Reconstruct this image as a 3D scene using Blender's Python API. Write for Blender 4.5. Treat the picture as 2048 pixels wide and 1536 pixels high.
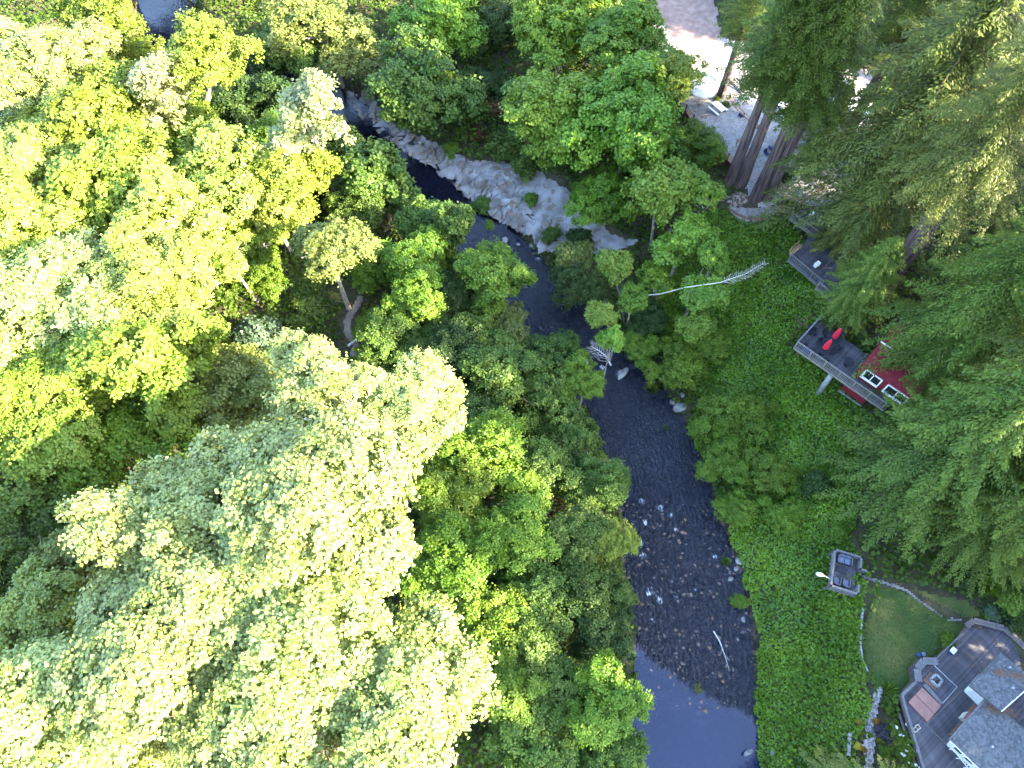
import bpy, math, random
import numpy as np
from math import sin, cos, radians, pi
for o in list(bpy.data.objects): bpy.data.objects.remove(o)
SC = bpy.context.scene; COL = SC.collection
# ---------------------------------------------------------------- camera, sky, sun, exposure
F = 1421.0; TH = radians(28); CZ = 73.0
cam = bpy.data.cameras.new('camera'); cam.sensor_width = 36; cam.lens = F/2048*36
cam.clip_start = 0.5; cam.clip_end = 2000
co = bpy.data.objects.new('camera', cam); co.location = (0, 0, CZ); co.rotation_euler = (TH, 0, 0)
COL.objects.link(co); SC.camera = co
SUN_EL = radians(25); SUN_AZ = radians(-20)          # azimuth measured from +x towards +y
wd = bpy.data.worlds.new('World'); SC.world = wd; wd.use_nodes = True
nt = wd.node_tree; sky = nt.nodes.new('ShaderNodeTexSky'); sky.sky_type = 'NISHITA'; sky.sun_disc = False
sky.sun_elevation = SUN_EL; sky.sun_rotation = radians(90)-SUN_AZ
sky.air_density = 1.0; sky.dust_density = 1.5; sky.ozone_density = 2.0
nt.links.new(sky.outputs[0], nt.nodes['Background'].inputs[0]); nt.nodes['Background'].inputs[1].default_value = 0.15
sl = bpy.data.lights.new('sun', 'SUN'); sl.energy = 5.0; sl.angle = radians(0.5); sl.color = (1.0, 0.87, 0.66)
so = bpy.data.objects.new('sun', sl); COL.objects.link(so)
so.rotation_euler = (0, radians(90)-SUN_EL, SUN_AZ)
SC.view_settings.view_transform = 'Standard'; SC.view_settings.look = 'None'
SC.view_settings.exposure = 4.1; SC.view_settings.gamma = 1.0; SC.view_settings.use_curve_mapping = False
SC.cycles.max_bounces = 6; SC.cycles.diffuse_bounces = 3; SC.cycles.transparent_max_bounces = 6
SC.cycles.glossy_bounces = 2; SC.cycles.transmission_bounces = 3

# ---------------------------------------------------------------- helpers
R = random.Random(7); rs = np.random.RandomState(11)
def P(px, py, z):
    u = (px-1024)/F; v = (768-py)/F
    dy = v*cos(TH)+sin(TH); dz = v*sin(TH)-cos(TH); t = (z-CZ)/dz
    return (u*t, dy*t, z)
def hash2(ix, iy, s=0):
    h = (ix*374761393 + iy*668265263 + s*974634777) & 0xffffffff
    h = ((h ^ (h >> 13))*1274126177) & 0xffffffff
    return ((h ^ (h >> 16)) & 0xffff)/65535.0
def vnoise(x, y, s=0):
    x = np.asarray(x, float); y = np.asarray(y, float)
    ix = np.floor(x).astype(np.int64); iy = np.floor(y).astype(np.int64)
    fx = x-ix; fy = y-iy; fx = fx*fx*(3-2*fx); fy = fy*fy*(3-2*fy)
    a = hash2(ix, iy, s); b = hash2(ix+1, iy, s); c = hash2(ix, iy+1, s); d = hash2(ix+1, iy+1, s)
    return (a*(1-fx)+b*fx)*(1-fy)+(c*(1-fx)+d*fx)*fy
def fbm(x, y, s=0, o=3):
    t = 0; a = 0.5
    for i in range(o):
        t = t+a*vnoise(np.asarray(x)*2**i, np.asarray(y)*2**i, s+i*17); a *= 0.5
    return t
def inpoly(x, y, poly):
    x = np.asarray(x); y = np.asarray(y); r = np.zeros(x.shape, bool); n = len(poly)
    for i in range(n):
        x1, y1 = poly[i][:2]; x2, y2 = poly[(i+1) % n][:2]
        c = (y1 > y) != (y2 > y)
        r ^= c & (x < (x2-x1)*(y-y1)/((y2-y1) if y2 != y1 else 1e-9)+x1)
    return r
def npmesh(name, V, Fq, k=4, tint=None, smooth=False, attrs=None):
    V = np.asarray(V, np.float32); Fq = np.asarray(Fq, np.int32)
    me = bpy.data.meshes.new(name); n = len(Fq)
    me.vertices.add(len(V)); me.vertices.foreach_set('co', V.ravel())
    me.loops.add(n*k); me.loops.foreach_set('vertex_index', Fq.ravel())
    me.polygons.add(n); me.polygons.foreach_set('loop_start', np.arange(n, dtype=np.int32)*k)
    if smooth: me.polygons.foreach_set('use_smooth', np.ones(n, bool))
    me.update(calc_edges=True)
    at = dict(attrs or {})
    if tint is not None: at['tint'] = tint
    for nm, v in at.items():
        a = me.attributes.new(nm, 'FLOAT', 'POINT'); a.data.foreach_set('value', np.asarray(v, np.float32))
    return me
def link(name, me, mat=None, parent=None, loc=None, rot=None, scale=None):
    o = bpy.data.objects.new(name, me); COL.objects.link(o)
    if mat is not None and me is not None and not me.materials: me.materials.append(mat)
    if parent is not None: o.parent = parent
    if loc is not None: o.location = loc
    if rot is not None: o.rotation_euler = rot
    if scale is not None: o.scale = scale
    return o
def tag(o, label=None, cat=None, group=None, kind=None):
    if label: o['label'] = label
    if cat: o['category'] = cat
    if group: o['group'] = group
    if kind: o['kind'] = kind
    return o
def thing(name, label, cat, loc=(0, 0, 0), rz=0, group=None):
    o = bpy.data.objects.new(name, None); COL.objects.link(o); o.location = loc; o.rotation_euler = (0, 0, rz)
    o.empty_display_size = .3
    return tag(o, label, cat, group)
class MB:
    def __init__(s): s.v = []; s.f = []
    def poly(s, pts, faces):
        b = len(s.v); s.v += [tuple(p) for p in pts]; s.f += [tuple(b+i for i in f) for f in faces]; return s
    def box(s, c, d, rz=0, taper=1.0):
        x, y, z = d[0]/2, d[1]/2, d[2]/2; pts = []
        for k, zz in ((1, -z), (taper, z)):
            for sx, sy in ((-1, -1), (1, -1), (1, 1), (-1, 1)):
                X, Y = sx*x*k, sy*y*k
                pts.append((c[0]+X*cos(rz)-Y*sin(rz), c[1]+X*sin(rz)+Y*cos(rz), c[2]+zz))
        return s.poly(pts, [(3, 2, 1, 0), (4, 5, 6, 7), (0, 1, 5, 4), (1, 2, 6, 5), (2, 3, 7, 6), (3, 0, 4, 7)])
    def bar(s, a, b, w, h):
        a = np.array(a, float); b = np.array(b, float); d = b-a; L = np.linalg.norm(d) or 1; d /= L
        up = np.array((0, 0, 1.)) if abs(d[2]) < .95 else np.array((1., 0, 0))
        q = np.cross(d, up); q /= np.linalg.norm(q); u = np.cross(q, d); pts = []
        for p in (a, b):
            for i, j in ((-1, -1), (1, -1), (1, 1), (-1, 1)): pts.append(p+q*i*w/2+u*j*h/2)
        return s.poly(pts, [(0, 1, 2, 3), (7, 6, 5, 4), (4, 5, 1, 0), (5, 6, 2, 1), (6, 7, 3, 2), (7, 4, 0, 3)])
    def prism(s, pts, z0, z1):
        n = len(pts); A = sum(pts[i][0]*pts[(i+1) % n][1]-pts[(i+1) % n][0]*pts[i][1] for i in range(n))
        if A < 0: pts = list(pts)[::-1]
        v = [(p[0], p[1], z0) for p in pts]+[(p[0], p[1], z1) for p in pts]
        return s.poly(v, [tuple(range(n))[::-1], tuple(range(n, 2*n))]+[(i, (i+1) % n, n+(i+1) % n, n+i) for i in range(n)])
    def tube(s, pts, rad, n=8, cap=True, jitter=0):
        pts = [np.array(p, float) for p in pts]; m = len(pts); V = []
        for i, p in enumerate(pts):
            d = pts[min(i+1, m-1)]-pts[max(i-1, 0)]; d /= (np.linalg.norm(d) or 1)
            up = np.array((0, 0, 1.)) if abs(d[2]) < .9 else np.array((1., 0, 0))
            q = np.cross(d, up); q /= np.linalg.norm(q); u = np.cross(q, d)
            for k in range(n):
                a = 2*pi*k/n; r = rad[i]*(1+(R.uniform(-jitter, jitter) if jitter else 0))
                V.append(p+(q*cos(a)+u*sin(a))*r)
        Fs = [(i*n+k, i*n+(k+1) % n, (i+1)*n+(k+1) % n, (i+1)*n+k) for i in range(m-1) for k in range(n)]
        if cap: Fs += [tuple(range(n))[::-1], tuple((m-1)*n+k for k in range(n))]
        return s.poly(V, Fs)
    def cyl(s, c, r, h, n=16, r2=None):
        return s.tube([(c[0], c[1], c[2]), (c[0], c[1], c[2]+h)], [r, r if r2 is None else r2], n)
    def mesh(s, name, smooth=False):
        me = bpy.data.meshes.new(name); me.from_pydata([tuple(map(float, v)) for v in s.v], [], s.f); me.update()
        if smooth: me.polygons.foreach_set('use_smooth', [True]*len(me.polygons))
        return me
    def build(s, name, mat, parent=None, loc=None, rot=None, smooth=False, bevel=0):
        o = link(name, s.mesh(name, smooth), mat, parent, loc, rot)
        if bevel:
            b = o.modifiers.new('bevel', 'BEVEL'); b.width = bevel; b.segments = 2; b.limit_method = 'ANGLE'
        return o
def dup_tree(root, loc=None, rz=None, label=None, **kw):
    def rec(o, par):
        c = o.copy(); COL.objects.link(c); c.parent = par
        for ch in list(o.children): rec(ch, c)
        return c
    r = rec(root, None)
    if loc is not None: r.location = loc
    if rz is not None: r.rotation_euler = (0, 0, rz)
    if label: r['label'] = label
    return r

# ---------------------------------------------------------------- materials
def mat(name, base, rough=.7, base2=None, nscale=3.0, detail=6, bump=0, bscale=None, rnd=0, spec=.3, metal=0, stretch=(1, 1, 1), coords='Object', ramp=(.35, .65), spots=None):
    m = bpy.data.materials.new(name); m.use_nodes = True; n = m.node_tree.nodes; l = m.node_tree.links
    b = n['Principled BSDF']; b.inputs['Roughness'].default_value = rough; b.inputs['Metallic'].default_value = metal
    b.inputs['Specular IOR Level'].default_value = spec
    tc = n.new('ShaderNodeTexCoord'); mp = n.new('ShaderNodeMapping'); mp.inputs['Scale'].default_value = stretch
    l.new(tc.outputs[coords], mp.inputs[0]); b2 = base2 or tuple(c*.72 for c in base)
    ns = n.new('ShaderNodeTexNoise'); ns.inputs['Scale'].default_value = nscale; ns.inputs['Detail'].default_value = detail
    l.new(mp.outputs[0], ns.inputs['Vector'])
    cr = n.new('ShaderNodeValToRGB'); cr.color_ramp.elements[0].position = ramp[0]; cr.color_ramp.elements[1].position = ramp[1]
    cr.color_ramp.elements[0].color = (*b2, 1); cr.color_ramp.elements[1].color = (*base, 1)
    l.new(ns.outputs[0], cr.inputs[0]); out = cr.outputs[0]
    if spots:      # (colour, scale, threshold)
        v = n.new('ShaderNodeTexVoronoi'); v.inputs['Scale'].default_value = spots[1]; l.new(mp.outputs[0], v.inputs['Vector'])
        sp = n.new('ShaderNodeSeparateColor'); l.new(v.outputs['Color'], sp.inputs[0])
        g = n.new('ShaderNodeMath'); g.operation = 'GREATER_THAN'; g.inputs[1].default_value = spots[2]; l.new(sp.outputs[0], g.inputs[0])
        mx = n.new('ShaderNodeMixRGB'); mx.inputs[2].default_value = (*spots[0], 1); l.new(g.outputs[0], mx.inputs[0]); l.new(out, mx.inputs[1]); out = mx.outputs[0]
    if rnd:
        oi = n.new('ShaderNodeObjectInfo'); mr = n.new('ShaderNodeMapRange'); mr.inputs[3].default_value = 1-rnd; mr.inputs[4].default_value = 1+rnd
        l.new(oi.outputs['Random'], mr.inputs[0]); hs = n.new('ShaderNodeHueSaturation'); l.new(mr.outputs[0], hs.inputs['Value']); l.new(out, hs.inputs['Color']); out = hs.outputs[0]
    l.new(out, b.inputs['Base Color'])
    if bump:
        nb = n.new('ShaderNodeTexNoise'); nb.inputs['Scale'].default_value = bscale or nscale*3; nb.inputs['Detail'].default_value = 8
        l.new(mp.outputs[0], nb.inputs['Vector']); bp = n.new('ShaderNodeBump'); bp.inputs['Strength'].default_value = bump; bp.inputs['Distance'].default_value = .1
        l.new(nb.outputs[0], bp.inputs['Height']); l.new(bp.outputs[0], b.inputs['Normal'])
    return m
def leafmat(name, c1, c2, trans=.35, rough=.5, spec=.4, tr=None, hue=.013, val=.18):
    m = bpy.data.materials.new(name); m.use_nodes = True; n = m.node_tree.nodes; l = m.node_tree.links
    b = n['Principled BSDF']; b.inputs['Roughness'].default_value = rough; b.inputs['Specular IOR Level'].default_value = spec
    at = n.new('ShaderNodeAttribute'); at.attribute_name = 'tint'
    mx = n.new('ShaderNodeMixRGB'); mx.inputs[1].default_value = (*c1, 1); mx.inputs[2].default_value = (*c2, 1); l.new(at.outputs['Fac'], mx.inputs[0])
    oi = n.new('ShaderNodeObjectInfo'); hs = n.new('ShaderNodeHueSaturation')
    mr = n.new('ShaderNodeMapRange'); mr.inputs[3].default_value = .5-hue; mr.inputs[4].default_value = .5+hue; l.new(oi.outputs['Random'], mr.inputs[0]); l.new(mr.outputs[0], hs.inputs['Hue'])
    ml = n.new('ShaderNodeMath'); ml.operation = 'MULTIPLY'; ml.inputs[1].default_value = 7.31; l.new(oi.outputs['Random'], ml.inputs[0])
    fr = n.new('ShaderNodeMath'); fr.operation = 'FRACT'; l.new(ml.outputs[0], fr.inputs[0])
    m2 = n.new('ShaderNodeMapRange'); m2.inputs[3].default_value = 1-val; m2.inputs[4].default_value = 1+val; l.new(fr.outputs[0], m2.inputs[0]); l.new(m2.outputs[0], hs.inputs['Value'])
    l.new(mx.outputs[0], hs.inputs['Color']); l.new(hs.outputs[0], b.inputs['Base Color'])
    t = n.new('ShaderNodeBsdfTranslucent')
    g = n.new('ShaderNodeMixRGB'); g.blend_type = 'MULTIPLY'; g.inputs[0].default_value = 1; g.inputs[2].default_value = (*(tr or (1.7, 1.5, .5)), 1); l.new(hs.outputs[0], g.inputs[1]); l.new(g.outputs[0], t.inputs[0])
    ms = n.new('ShaderNodeMixShader'); ms.inputs[0].default_value = trans
    l.new(b.outputs[0], ms.inputs[1]); l.new(t.outputs[0], ms.inputs[2]); l.new(ms.outputs[0], n['Material Output'].inputs[0])
    return m
M = {}
M['maple'] = leafmat('maple_leaf', (.085, .135, .008), (.23, .275, .055), spec=.35, rough=.45, tr=(1.5, 1.3, .5))
M['cream'+'leaf'] = leafmat('pale_maple_leaf', (.090, .135, .010), (.285, .32, .110), spec=.4, rough=.42, tr=(1.3, 1.15, .6))
M['pale'] = leafmat('cottonwood_leaf', (.15, .185, .05), (.24, .26, .10), spec=.6, rough=.42, tr=(1.4, 1.2, .6))
M['yellow'] = leafmat('alder_leaf_yellow_green', (.075, .125, .008), (.17, .215, .034), trans=.4, spec=.2)
M['bright'] = leafmat('alder_leaf_bright', (.044, .092, .007), (.115, .18, .016), trans=.35, spec=.2)
M['lime'] = leafmat('lime_alder_leaf', (.060, .130, .010), (.155, .235, .026), trans=.35, spec=.25)
M['mid'] = leafmat('riverside_leaf', (.026, .055, .008), (.082, .128, .020), spec=.18)
M['dark'] = leafmat('dark_leaf', (.016, .036, .008), (.048, .080, .018), spec=.15)
M['olive'] = leafmat('willow_leaf', (.08, .105, .02), (.12, .145, .035), spec=.25)
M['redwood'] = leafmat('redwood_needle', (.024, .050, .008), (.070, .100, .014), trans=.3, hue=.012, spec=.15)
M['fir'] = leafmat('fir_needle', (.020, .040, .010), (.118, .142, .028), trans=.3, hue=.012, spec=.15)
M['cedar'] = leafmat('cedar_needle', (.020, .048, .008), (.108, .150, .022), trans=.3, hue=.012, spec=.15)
M['feather'] = leafmat('feathery_leaf', (.09, .13, .03), (.17, .21, .06), trans=.3, spec=.2)
M['ivy'] = leafmat('ivy_leaf', (.030, .070, .004), (.150, .235, .010), trans=.25, spec=.3, rough=.4)
M['under'] = leafmat('undergrowth_leaf', (.024, .050, .005), (.065, .10, .010), spec=.15)
M['rust'] = leafmat('rust_brown_leaf', (.09, .025, .012), (.13, .045, .02))
M['orange'] = leafmat('orange_leaf', (.25, .11, .015), (.32, .17, .02))
M['yellowplant'] = leafmat('yellow_leaf', (.28, .25, .015), (.38, .34, .03))
M['purple'] = leafmat('purple_leaf', (.035, .028, .038), (.055, .045, .06))
M['bluegreen'] = leafmat('sage_leaf', (.045, .085, .045), (.075, .12, .065))
M['grass'] = leafmat('grass_blade', (.035, .080, .008), (.085, .125, .018))
M['petal'] = leafmat('petal', (.6, .6, .5), (.75, .75, .66), trans=.2)
M['bark_red'] = mat('redwood_bark', (.11, .075, .065), .9, (.028, .018, .018), 1.6, bump=.9, bscale=3, stretch=(3, 3, .22))
M['bark_grey'] = mat('pale_bark', (.28, .25, .21), .9, (.12, .10, .08), 2.5, bump=.5, stretch=(2, 2, .5))
M['bark_dark'] = mat('brown_bark', (.10, .075, .055), .9, (.04, .03, .022), 2.5, bump=.6, stretch=(2, 2, .4))
M['dead'] = mat('bleached_wood', (.55, .52, .47), .8, (.35, .33, .3), 5)
M['deck_dark'] = mat('weathered_deck_board', (.088, .080, .092), .65, (.045, .042, .048), 1.2, bump=.3, rnd=.3, stretch=(1, 1, 1))
M['deck_red'] = mat('reddish_deck_board', (.13, .105, .11), .6, (.08, .06, .065), 2.0, bump=.3, rnd=.2)
M['rail'] = mat('weathered_rail_wood', (.20, .18, .15), .8, (.12, .105, .09), 4, rnd=.12)
M['rail_grey'] = mat('grey_rail_wood', (.135, .13, .13), .8, (.08, .077, .08), 4, rnd=.1)
M['rail_tan'] = mat('tan_rail_wood', (.34, .22, .12), .8, (.2, .12, .07), 4, rnd=.15)
M['bench'] = mat('bench_wood', (.125, .105, .10), .7, (.08, .068, .066), 4, rnd=.12)
M['redwall'] = mat('red_painted_siding', (.15, .010, .018), .7, (.115, .008, .013), 1.2)
M['redbrown'] = mat('red_brown_boards', (.11, .035, .03), .8, (.07, .02, .018), 1.2, rnd=.2)
M['redcloth'] = mat('red_canvas', (.5, .015, .035), .7, (.4, .012, .03), 3)
M['white'] = mat('white_paint', (.72, .72, .72), .5, (.6, .6, .6), 3)
M['cream'] = mat('cream_canvas', (.62, .56, .46), .8, (.5, .45, .36), 2)
M['black'] = mat('black_metal', (.02, .021, .03), .5, (.012, .012, .018), 4)
M['glass'] = mat('window_glass', (.02, .025, .02), .08, (.01, .013, .01), 1.5, spec=.6)
M['cushion'] = mat('blue_grey_cushion', (.11, .13, .18), .8, (.08, .10, .14), 3)
M['blue'] = mat('blue_fabric', (.03, .05, .16), .7, (.02, .035, .1), 3)
M['cover'] = mat('brown_spa_cover', (.26, .13, .105), .6, (.21, .10, .08), 2.0)
M['paver'] = mat('brown_paver', (.19, .10, .07), .8, (.13, .07, .05), 4)
M['stonegrey'] = mat('grey_stone', (.26, .26, .25), .85, (.16, .16, .155), 3, bump=.4)
M['rock'] = mat('river_rock', (.25, .24, .225), .8, (.12, .115, .105), 1.5, bump=.6, bscale=5, rnd=.2)
M['rock_tan'] = mat('tan_river_rock', (.28, .21, .15), .8, (.15, .11, .08), 1.5, bump=.5, bscale=5, rnd=.25)
M['cobble'] = mat('wet_cobble', (.12, .105, .095), .6, (.05, .045, .04), 1.5, bump=.5, bscale=5)
M['cobble_tan'] = mat('wet_brown_cobble', (.17, .115, .075), .6, (.08, .05, .035), 1.5, bump=.5, bscale=5)
M['litter'] = leafmat('dry_litter', (.09, .05, .03), (.17, .11, .065), trans=.1, spec=.1)
M['shelf'] = mat('bedrock_shelf', (.25, .245, .245), .85, (.10, .088, .075), .55, bump=.8, bscale=3, spots=((.15, .12, .09), 1.6, .88))
M['gravel'] = mat('pale_gravel', (.29, .28, .275), .95, (.21, .195, .19), 1.1, bump=.5, bscale=14, spots=((.16, .125, .105), 9, .86))
M['pathgravel'] = mat('grey_path_gravel', (.19, .175, .165), .95, (.11, .10, .09), 2.2, bump=.5, bscale=14)
M['roadirt'] = mat('brown_gravel_road', (.24, .17, .14), .95, (.16, .105, .085), 1.2, bump=.5, bscale=12)
M['dirt'] = mat('dirt_path', (.21, .17, .14), .95, (.13, .10, .08), 1.5, bump=.5, bscale=10)
M['chips'] = mat('pale_wood_chips', (.36, .32, .31), .95, (.16, .13, .12), 5, bump=.8, bscale=14, ramp=(.42, .58))
M['shingle'] = mat('roof_shingle', (.08, .083, .088), .9, (.055, .057, .06), 2.2, bump=.4, bscale=16)
M['lawn'] = mat('lawn_turf', (.085, .095, .022), .95, (.030, .060, .012), .3, bump=.8, bscale=24, ramp=(.38, .66))
M['canopy_trim'] = mat('cream_paint', (.5, .46, .38), .7)
M['metal'] = mat('galvanised_metal', (.42, .42, .44), .4, (.3, .3, .32), 4, metal=.5)
M['carpaint'] = mat('white_car_paint', (.7, .7, .7), .25, (.66, .66, .66), 2, spec=.6)
M['rubber'] = mat('tyre_rubber', (.02, .02, .02), .8)
# ---------------------------------------------------------------- terrain
CP = [(0,0,4),(0,768,4),(0,1536,4.5),(300,300,3),(300,900,3.2),(300,1400,3.2),(560,620,2.4),(700,600,2.4),(700,900,2.2),(800,1200,2),(900,1500,1.8),(1050,1000,1.4),
 (1150,1300,1.0),(600,300,1.8),(150,150,3.5),(600,-50,3),(480,-60,3),(800,100,2.4),(1000,0,6),(1000,150,4.5),(1180,150,7),(1300,0,9),(1150,440,2.8),(1100,330,3.6),(900,270,1.4),(980,330,1.5),
 (1000,400,1.0),(1080,430,1.3),(1100,480,.8),(1250,350,6),(1250,480,2.6),(1300,430,5),(1330,300,7.2),(1372,330,6.8),(1440,360,7.2),(1335,230,7.3),(1440,200,9),(1400,215,9),(1400,250,9),(1470,310,9),(1500,330,9),(1600,380,9),
 (1700,250,9),(1400,100,9),(1350,0,9),(1480,395,8),(1440,420,6.4),(1480,440,6.3),(1540,450,7.0),(1600,500,6.2),(1400,500,4.2),(1500,560,4.8),(1640,600,6.6),(1630,760,4.8),(1560,650,4.3),(1700,640,8.8),(1750,580,9),
 (1800,750,8.8),(1730,830,5.6),(1800,900,7),(1700,1000,4.9),(1760,1150,5),(1660,1130,3.6),(1640,1250,3.2),(1600,900,3.4),(1550,1100,2.0),(1500,1300,1.0),(1500,1500,.9),(1450,950,1.0),(1400,750,1.2),
 (1350,650,1.4),(1300,600,1.6),(1200,560,.8),(1500,750,3.2),(1760,1200,5),(1730,1350,5),(1800,1350,5),(1880,1200,5),(1950,1150,6),(2048,1200,6.5),(1740,1450,4.7),(1700,1500,4.2),(1800,1280,5),
 (1950,1350,5),(2048,1500,5),(2048,900,8),(2048,400,10),(2048,0,12),(1850,100,10),(1900,1500,5),(800,2200,2),(2000,2300,5),(200,2100,4),(1250,2100,1),(-600,600,8),(-600,1400,8),(-500,-300,9),(2700,900,12),(2700,1500,10),(1024,-260,14),(1800,-260,14),(200,-260,8)]
cpw = np.array([P(*c) for c in CP]); n_ = len(cpw)
D_ = np.hypot(cpw[:, None, 0]-cpw[None, :, 0], cpw[:, None, 1]-cpw[None, :, 1])
A_ = np.zeros((n_+1, n_+1)); A_[:n_, :n_] = D_-np.eye(n_)*1.0;
A_[:n_, n_] = 1; A_[n_, :n_] = 1
W_ = np.linalg.solve(A_, np.append(cpw[:, 2], 0))
def rbf(x, y):
    x = np.asarray(x, float); y = np.asarray(y, float); r = np.full(x.shape, W_[n_])
    for i in range(n_): r = r+W_[i]*np.hypot(x-cpw[i, 0], y-cpw[i, 1])
    return r
# river centreline: pixel x, pixel y, half width in metres
RV = [(330,-260,5),(330,-60,5),(335,60,4.5),(420,130,4),(530,165,4),(640,205,4),(725,262,4.2),(800,335,4.3),(868,400,4.2),(950,468,4.0),(1020,540,4.0),(1075,610,4.0),(1135,665,4.0),(1195,725,4.2),
 (1245,790,4.3),(1285,860,4.6),(1312,930,4.8),(1335,1010,5.0),(1355,1090,5.4),(1372,1170,5.8),(1388,1260,5.6),(1392,1350,5.4),(1393,1440,5.3),(1395,1540,5.2),(1400,1750,5.5),(1420,2300,6)]
rvw = np.array([P(a, b, 0)[:2]+(w,) for a, b, w in RV])
def rdist(x, y):
    """distance to the centreline, half width there, and position along it"""
    x = np.asarray(x, float); y = np.asarray(y, float)
    best = np.full(x.shape, 1e9); bw = np.full(x.shape, 5.0); bs = np.zeros(x.shape); acc = 0
    for i in range(len(rvw)-1):
        ax, ay, aw = rvw[i]; bx, by, b2 = rvw[i+1]; dx, dy = bx-ax, by-ay; L = math.hypot(dx, dy)
        t = np.clip(((x-ax)*dx+(y-ay)*dy)/(L*L), 0, 1); d = np.hypot(x-ax-t*dx, y-ay-t*dy); m = d < best
        best = np.where(m, d, best); bw = np.where(m, aw+t*(b2-aw), bw); bs = np.where(m, acc+t*L, bs); acc += L
    return best, bw, bs
RIF0, RIF1 = P(1320, 985, 0)[1], P(1390, 1370, 0)[1]
YARD_EDGE = [P(*p, 9)[:2] for p in ((1330,150),(1371,222),(1400,262),(1436,302),(1474,338))]
def height(x, y, rough=True):
    x = np.asarray(x, float); y = np.asarray(y, float)
    base = rbf(x, y); d, w, s = rdist(x, y)
    wob = (fbm(x*.25, y*.25, 5)-.45)*2.0
    t = d-w-wob*.6
    shallow = (y < RIF0) & (y > RIF1)
    bed = -np.where(shallow, .16, np.where(y > RIF0, .55, 1.2))*(1-np.clip(d/w, 0, 1)**2*.5)-.05
    bed = bed+(fbm(x*1.6, y*1.6, 9)-.45)*np.where(shallow, .34, .3)
    k = np.clip((t+.4)/2.6, 0, 1); k = k*k*(3-2*k)
    land = np.maximum(base, .35)
    if rough: land = land+(fbm(x*.3, y*.3, 3)-.45)*.5
    return bed*(1-k)+land*k
def hz(x, y): return float(height(np.array([x]), np.array([y]))[0])
def G(px, py, dz=0):
    z = 4.0
    for _ in range(7): p = P(px, py, z); z = .5*z+.5*(hz(p[0], p[1])+dz)
    return P(px, py, z)
def GP(pts): return [G(*p)[:2] for p in pts]
# one ground sheet, fine where it is seen and coarse far out
xs = np.concatenate([np.linspace(-420, -86, 22), np.arange(-85, 86, .6), np.linspace(88, 420, 22)])
ys = np.concatenate([np.linspace(-300, -26, 20), np.arange(-25, 126, .6), np.linspace(128, 480, 22)])
X, Y = np.meshgrid(xs, ys); Z = height(X, Y)
# flat yard behind the retaining wall, flat ground below it is given by the control points
nx, ny = len(xs), len(ys)
V = np.stack([X.ravel(), Y.ravel(), Z.ravel()], 1)
i = np.arange(ny-1)[:, None]*nx+np.arange(nx-1)[None, :]; i = i.ravel()
Fq = np.stack([i, i+1, i+1+nx, i+nx], 1)
d_, w_, s_ = rdist(X, Y); wet = np.clip(1-(d_-w_-.3)/1.2, 0, 1).ravel()
g = npmesh('ground', V, Fq, 4, smooth=True, attrs={'wet': wet})
gm = mat('forest_floor', (.055, .05, .025), .95, (.028, .024, .014), .6, bump=.6, bscale=6)
_n = gm.node_tree.nodes; _l = gm.node_tree.links
_a = _n.new('ShaderNodeAttribute'); _a.attribute_name = 'wet'
_v = _n.new('ShaderNodeTexVoronoi'); _v.inputs['Scale'].default_value = 2.6
_c = _n.new('ShaderNodeValToRGB'); _c.color_ramp.elements[0].color = (.012, .010, .009, 1); _c.color_ramp.elements[1].color = (.075, .05, .032, 1)
_s = _n.new('ShaderNodeSeparateColor'); _t = _n.new('ShaderNodeTexCoord'); _l.new(_t.outputs['Object'], _v.inputs['Vector'])
_l.new(_v.outputs['Color'], _s.inputs[0]); _l.new(_s.outputs[0], _c.inputs[0]); _c.color_ramp.elements[0].position = .35
_m = _n.new('ShaderNodeMixRGB'); _b = _n['Principled BSDF']; old = _b.inputs['Base Color'].links[0].from_socket
_l.new(_a.outputs['Fac'], _m.inputs[0]); _l.new(old, _m.inputs[1]); _l.new(_c.outputs[0], _m.inputs[2]); _l.new(_m.outputs[0], _b.inputs['Base Color'])
tag(link('ground', g, gm), 'dark leaf-littered forest floor and creek bed', kind='structure')

# water: a ribbon along the centreline
def ribbon(rows, extra, nc):
    V = []; att = []
    pts = []
    for k in range(len(rvw)-1):
        a = rvw[k]; b = rvw[k+1]; m = max(2, int(np.hypot(*(b-a)[:2])/.5))
        for j in range(m): pts.append(a+(b-a)*j/m)
    pts = np.array(pts); T = np.gradient(pts[:, :2], axis=0)
    for _ in range(8): T[1:-1] = (T[:-2]+T[1:-1]*2+T[2:])/4
    T /= np.linalg.norm(T, axis=1)[:, None]; N = np.stack([T[:, 1], -T[:, 0]], 1)
    u = np.linspace(-1, 1, nc)
    XX = pts[:, 0, None]+N[:, 0, None]*u[None]*(pts[:, 2, None]+extra); YY = pts[:, 1, None]+N[:, 1, None]*u[None]*(pts[:, 2, None]+extra)
    S = np.arange(len(pts))[:, None]*.5+0*XX
    return XX, YY, S, u[None]*(pts[:, 2, None]+extra)+0*XX
XX, YY, SS, UU = ribbon(None, 2.4, 60)
rap = [(P(px, py, 0)[:2], r) for px, py, r in ((1175,722,1.4),(1240,748,1.1),(1205,735,.8),(1283,1003,.7),(1320,1015,.9),(1345,1030,.7),(1290,1045,.8),(1300,1185,1.0),(1320,1200,.8),(1352,1192,.6),(1285,1110,.8),(1305,1240,.6),(1282,1085,.6),(1392,1178,.5),(1350,1060,.6),(1430,1115,.7))]
foam = np.zeros(XX.shape)
for (fx, fy), r in rap: foam = np.maximum(foam, np.clip(1.25-np.hypot((XX-fx), (YY-fy)*.9)/r, 0, 1))
rif = (YY < RIF0+3) & (YY > RIF1)
edge = P(1395, 1378, 0)[1]+(XX-P(1395, 1378, 0)[0])*-.62+(fbm(XX*.6, YY*.6, 2)-.45)*2.2   # the pool's slanting upper edge
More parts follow.
